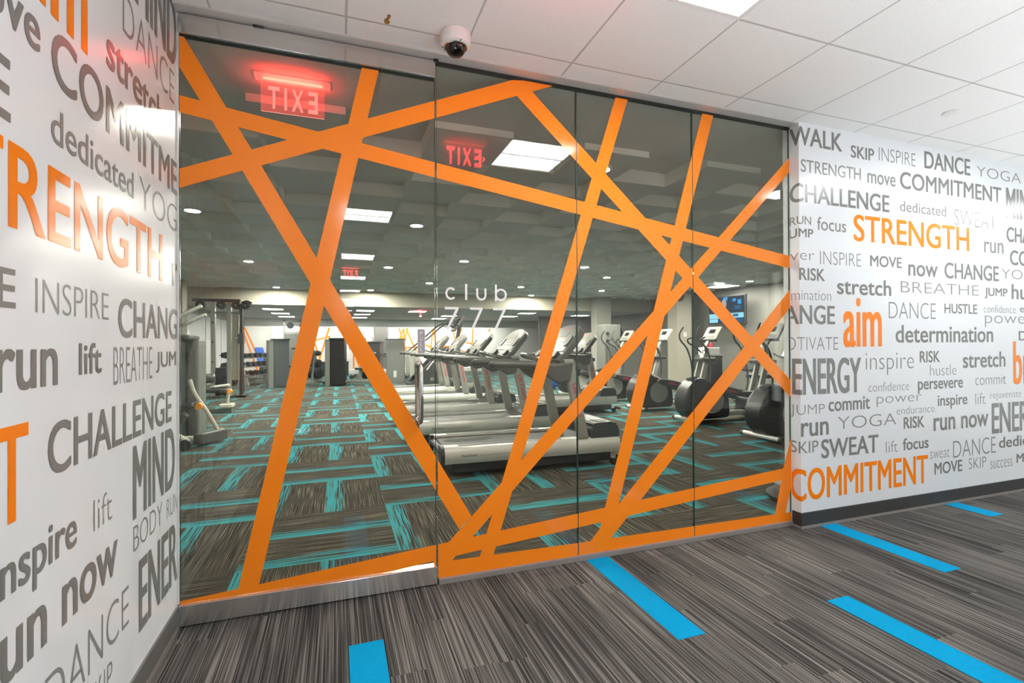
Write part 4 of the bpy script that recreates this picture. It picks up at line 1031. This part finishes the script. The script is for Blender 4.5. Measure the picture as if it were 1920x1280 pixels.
# dumbbell racks and dumbbells by the far left wall
def rack(label, loc, rz, n=6):
    t = thing('dumbbell_rack', label, 'dumbbell rack', loc, rz, 'dumbbell racks')
    for s in (-1, 1):
        MB().xz([(-0.20, 0), (0.30, 0), (0.30, 0.06), (0.0, 0.95), (-0.08, 0.95), (-0.12, 0.06), (-0.20, 0.06)], s*0.72-0.03, s*0.72+0.03).build('side_frame', 'silver', t)
    tops = []
    for x, z in ((0.20, 0.32), (0.10, 0.60), (-0.02, 0.88)):
        MB().box(x-0.10, x+0.10, -0.78, 0.78, z, z+0.03).build('shelf', 'frame_gray', t); tops.append((x, z+0.03))
    return t, tops
db = None
def dumbbell(loc, rz, label):
    global db
    if db is None:
        db = thing('dumbbell', label, 'dumbbell', loc, rz, 'black dumbbells on the far rack')
        MB().cyl((-0.16, 0, 0.07), (0.16, 0, 0.07), 0.016, n=10).build('grip', 'chrome', db, smooth=True)
        for s in (-1, 1): MB().cyl((s*0.07, 0, 0.07), (s*0.17, 0, 0.07), 0.07, n=16).build('weight_head', 'iron', db, smooth=True)
        return db
    return dup(db, loc, rz, label)
rk, tops = rack('silver dumbbell rack of three shelves beside the two tone weight tower', (-1.95, 15.8, 0), R(-25))
c_, s_ = math.cos(R(-25)), math.sin(R(-25))
for (x, z), sn in zip(tops, ('bottom', 'middle', 'top')):
    for k in range(5):
        y = -0.56+k*0.28; dumbbell((-1.95+c_*x-s_*y, 15.8+s_*x+c_*y, z+0.001), R(-25), 'black dumbbell, %s on the %s shelf of the silver rack' % (('nearest', 'second', 'middle', 'fourth', 'farthest')[k], sn))
t = thing('weight_bench', 'blue topped weight bench in front of the far left wall', 'bench', (-2.0, 17.9, 0), R(20))
MB().prism(rrect(0.32, 1.0, 0.06), 0, 0.08, Matrix(((1, 0, 0, 0), (0, 0.75, -0.66, 0), (0, 0.66, 0.75, 0.85), (0, 0, 0, 1)))).build('back_pad', 'ball', t, bevel=0.02)
MB().prism(rrect(0.32, 0.4, 0.06), 0.44, 0.52, Matrix.Translation((0, -0.55, 0))).build('seat', 'pad', t, bevel=0.02)
MB().box(-0.05, 0.05, -0.7, 0.5, 0.08, 0.16).box(-0.05, 0.05, -0.05, 0.05, 0.1, 0.8).box(-0.3, 0.3, -0.72, -0.64, 0, 0.08).box(-0.3, 0.3, 0.46, 0.54, 0, 0.08).build('frame', 'silver', t)

# upright machine at the far centre: a silver cross trainer before the bright wall
dup(el, (2.2, 19.2, 0), R(100), 'silver elliptical trainer far back before the bright end wall', 'cardio machines far back')
# low cupboard under the far wall
t = thing('storage_chest', 'low gray green storage chest under the far wall between the weight towers', 'chest', (0.35, 19.8, 0))
MB().box(-0.8, 0.8, -0.3, 0.3, 0.0, 0.55).build('body', 'shroud', t, bevel=0.02)
MB().box(-0.82, 0.82, -0.32, 0.32, 0.55, 0.60).build('lid', 'charcoal', t, bevel=0.01)
MB().box(-0.15, 0.15, -0.325, -0.30, 0.40, 0.44).build('handle', 'chrome', t)

# ---------------------------------------------------------------- right side of the gym
t = thing('television', 'flat television with a blue news picture on the gray gym wall', 'television', (11.13, 8.45, 2.26), R(4))
MB().box(-0.03, 0.03, -0.66, 0.66, -0.40, 0.40).build('case', 'black', t, bevel=0.01)
MB().box(0.03, 0.36, -0.05, 0.05, -0.05, 0.05).build('wall_bracket', 'charcoal', t)
sc_ = MB().box(-0.0335, -0.0305, -0.625, 0.625, -0.365, 0.365).build('screen', emit('tv_dark', (0.010, 0.028, 0.055, 1), 1.0), t)
pc = {'b': emit('tv_blue', (0.02, 0.33, 0.80, 1), 1.0), 'c': emit('tv_cyan', (0.30, 0.72, 0.92, 1), 1.0), 's': emit('tv_skin', (0.55, 0.46, 0.45, 1), 0.8), 'n': emit('tv_navy', (0.01, 0.10, 0.26, 1), 1.0)}
def patch(y0, y1, z0, z1, k, nm, x=-0.0342):
    MB().add([(x, y0, z0), (x, y1, z0), (x, y1, z1), (x, y0, z1)], [(0, 1, 2, 3)]).build(nm, pc[k], sc_)
patch(-0.60, 0.62, -0.24, -0.10, 'c', 'caption_band'); patch(0.30, 0.61, -0.35, -0.25, 'c', 'caption_band'); patch(-0.58, 0.25, -0.34, -0.27, 'n', 'caption_band')
patch(-0.42, -0.24, -0.20, -0.13, 'n', 'caption_block', -0.0346); patch(-0.05, 0.10, 0.26, 0.36, 'b', 'blue_light'); patch(-0.34, -0.22, 0.22, 0.30, 'b', 'blue_light')
patch(-0.52, -0.40, 0.14, 0.26, 'b', 'blue_light'); patch(0.30, 0.48, 0.14, 0.28, 'n', 'blue_light'); patch(-0.50, -0.28, 0.00, 0.10, 'n', 'blue_light')
MB().add([(-0.0344, 0.08+0.09*math.cos(2*PI*k/20), 0.16+0.14*math.sin(2*PI*k/20)) for k in range(20)], [tuple(range(20))]).build('presenter_face', pc['s'], sc_)
MB().add([(-0.0343, 0.24, -0.09), (-0.0343, -0.08, -0.09), (-0.0343, 0.0, 0.05), (-0.0343, 0.16, 0.05)], [(0, 1, 2, 3)]).build('presenter_jacket', pc['n'], sc_)

t = thing('wall_clock', 'round wall clock with a dark rim on the pale column behind the orange stripes', 'clock', (10.62, 9.90, 2.80))
Mk = Matrix(((1, 0, 0, 0), (0, 0, 1, 0), (0, 1, 0, 0), (0, 0, 0, 1)))
MB().lathe([(0.19, 0), (0.20, -0.03), (0.18, -0.045), (0.165, -0.03)], Mk, 32).build('rim', 'charcoal', t, smooth=True)
MB().lathe([(0.165, -0.028), (0.001, -0.029)], Mk, 32).build('dial', 'white_plastic', t)
MB().box(-0.006, 0.006, -0.033, -0.030, 0, 0.12).box(0, 0.09, -0.033, -0.030, -0.006, 0.006).build('hands', 'black', t)
MB().box(10.78, 10.90, 9.885, 9.90, 1.52, 1.66).build('thermostat', 'white_plastic', None, bevel=0.004)
tag(bpy.data.objects['thermostat'], 'small white thermostat box on the pale column', 'thermostat')
t = thing('wall_socket', 'white socket plate on the gray wall below the television', 'wall socket', (GX1, 7.75, 1.30))
MB().box(-0.012, 0, -0.16, 0.16, -0.15, 0.15).build('plate', 'white_plastic', t, bevel=0.004)
MB().box(-0.014, -0.011, -0.025, 0.025, -0.06, 0.06).build('socket', 'charcoal', t)

t = thing('waste_bin', 'tall black bin with a white box of wipes on top, below the television', 'bin', (8.65, 6.35, 0))
MB().prism(rrect(0.42, 0.42, 0.05), 0.0, 1.0).build('body', 'rubber', t, bevel=0.015)
MB().prism(rrect(0.44, 0.44, 0.05), 1.0, 1.05).build('lid', 'charcoal', t, bevel=0.01)
o = MB().box(8.48, 8.82, 6.20, 6.50, 1.052, 1.22).build('wipes_box', 'white_plastic', None, bevel=0.01); tag(o, 'white wipes box on the tall black bin', 'box')
for k, (x, y) in enumerate(((8.54, 6.28), (8.64, 6.34), (8.74, 6.40))):
    o = MB().lathe([(0.035, 0), (0.04, 0.07), (0.03, 0.09), (0.014, 0.10), (0.014, 0.12), (0.001, 0.122)], Matrix.Translation((x, y, 1.221))).build('spray_bottle', 'red_mark', smooth=True)
    tag(o, '%s small red bottle standing on the white wipes box' % ('nearest', 'middle', 'farthest')[k], 'bottle', 'red bottles on the wipes box')
def bike(label, loc, rz):
    t = thing('exercise_bike', label, 'exercise bike', loc, rz, 'recumbent bikes by the gray wall')
    MB().xz([(-0.1, 0.08), (0.75, 0.08), (0.85, 0.30), (0.70, 0.62), (0.45, 0.66), (0.1, 0.40), (-0.1, 0.30)], -0.14, 0.14).build('drive_housing', 'rubber', t, bevel=0.04, seg=3)
    MB().prism(rrect(0.46, 0.62, 0.14), 0, 0.09, Matrix(((0, 0.22, 0.97, -0.72), (1, 0, 0, 0), (0, 0.97, -0.22, 1.02), (0, 0, 0, 1)))).build('backrest', 'pad', t, bevel=0.03)
    MB().prism(rrect(0.44, 0.44, 0.1), 0.56, 0.65, Matrix.Translation((-0.42, 0, 0))).build('seat', 'pad', t, bevel=0.03)
    MB().box(-0.85, 0.0, -0.06, 0.06, 0.10, 0.20).box(-0.5, -0.38, -0.05, 0.05, 0.15, 0.56).build('frame', 'silver', t)
    MB().cyl((-0.8, -0.3, 0.05), (-0.8, 0.3, 0.05), 0.03).build('rear_stabilizer', 'charcoal', t)
    MB().xz([(0.60, 0.55), (0.70, 0.55), (0.62, 1.10), (0.54, 1.10)], -0.04, 0.04).build('mast', 'silver', t)
    c = MB().xz([(0.46, 1.02), (0.50, 1.00), (0.72, 1.34), (0.68, 1.37)], -0.22, 0.22).build('console', 'silver2', t, bevel=0.01)
    MB().xz([(0.51, 1.12), (0.515, 1.117), (0.64, 1.31), (0.635, 1.313)], -0.15, 0.15).build('display', 'screen', c)
    for s in (-1, 1):
        MB().tube([(0.55, s*0.05, 0.95), (0.40, s*0.2, 1.0), (0.25, s*0.24, 1.08)], 0.016, 8, 3).build('handlebar', 'rubber', t, smooth=True)
        MB().box(0.42, 0.58, *sorted((s*0.18, s*0.28)), 0.28+s*0.08, 0.31+s*0.08).build('pedal', 'rubber', t)
    return t
b0 = bike('black recumbent bike by the gray wall, left of the crossing orange stripes', (9.75, 5.6, 0), 0)
dup(b0, (9.55, 4.05, 0), 0, 'black recumbent bike by the gray wall, right of the other bike')
dup(b0, (9.3, 2.6, 0), 0, 'black recumbent bike half hidden behind the white wall end')
t = thing('locker_cabinet', 'tall black cabinet at the right edge of the glass', 'cabinet', (10.7, 3.3, 0))
MB().box(-0.25, 0.35, -0.30, 0.30, 0.0, 1.95).build('body', 'rubber', t, bevel=0.01)
MB().box(-0.262, -0.25, -0.28, 0.28, 0.05, 1.9).build('door', 'iron', t)
t = thing('pedestal_fan', 'black oval fan machine before the dark wall at the back right', 'fan', (9.1, 11.2, 0))
MB().lathe([(0.24, 0), (0.24, 0.03), (0.05, 0.06), (0.03, 0.07)]).build('base', 'iron', t, smooth=True)
MB().cyl((0, 0, 0.05), (0, 0, 1.30), 0.03).build('pole', 'charcoal', t)
Mf = Matrix(((1, 0, 0, 0), (0, 0, 1, 0), (0, 1, 0, 1.62), (0, 0, 0, 1)))
MB().lathe([(0.001, 0.10), (0.24, 0.10), (0.33, 0.04), (0.33, -0.04), (0.24, -0.10), (0.001, -0.12)], Mf, 28).build('cage', 'rubber', t, smooth=True)
MB().lathe([(0.001, -0.135), (0.05, -0.13), (0.06, -0.11)], Mf, 16).build('hub', 'red_mark', t)
o = MB().ball((6.62, 10.6, 0.325), 0.325, n=28).build('exercise_ball', 'ball', smooth=True)
tag(o, 'blue exercise ball behind the treadmill console', 'exercise ball')
t = thing('weight_machine', 'pale multi gym tower with louvred guard beside the dark wall', 'weight machine', (8.62, 10.7, 0), 0, 'weight stack machines')
MB().box(-0.28, 0.28, -0.25, 0.25, 0.02, 1.9).build('stack_shroud', 'frame_gray', t, bevel=0.02)
for k in range(5): MB().box(-0.24+k*0.10, -0.18+k*0.10, -0.262, -0.25, 0.45, 1.25).build('louvre', 'mid_gray', t)
for z in (1.62, 1.40): MB().cyl((-0.18, -0.27, z), (-0.18, -0.25, z), 0.05).build('dial', 'iron', t)
# scale by the end of the white wall
t = thing('balance_trainer', 'gray topped balance trainer on the carpet at the end of the white wall', 'balance trainer', (4.40, 0.36, 0))
MB().lathe([(0.25, 0.0), (0.29, 0.02), (0.30, 0.05), (0.26, 0.075), (0.10, 0.08), (0.09, 0.10)], n=36).build('base', 'rubber', t, smooth=True)
MB().lathe([(0.06, 0.08), (0.06, 0.135)], n=20).build('stem', 'charcoal', t, smooth=True)
MB().lathe([(0.24, 0.135), (0.262, 0.150), (0.255, 0.165), (0.15, 0.182), (0.001, 0.188)], n=36).build('foot_platform', 'frame_gray', t, smooth=True)
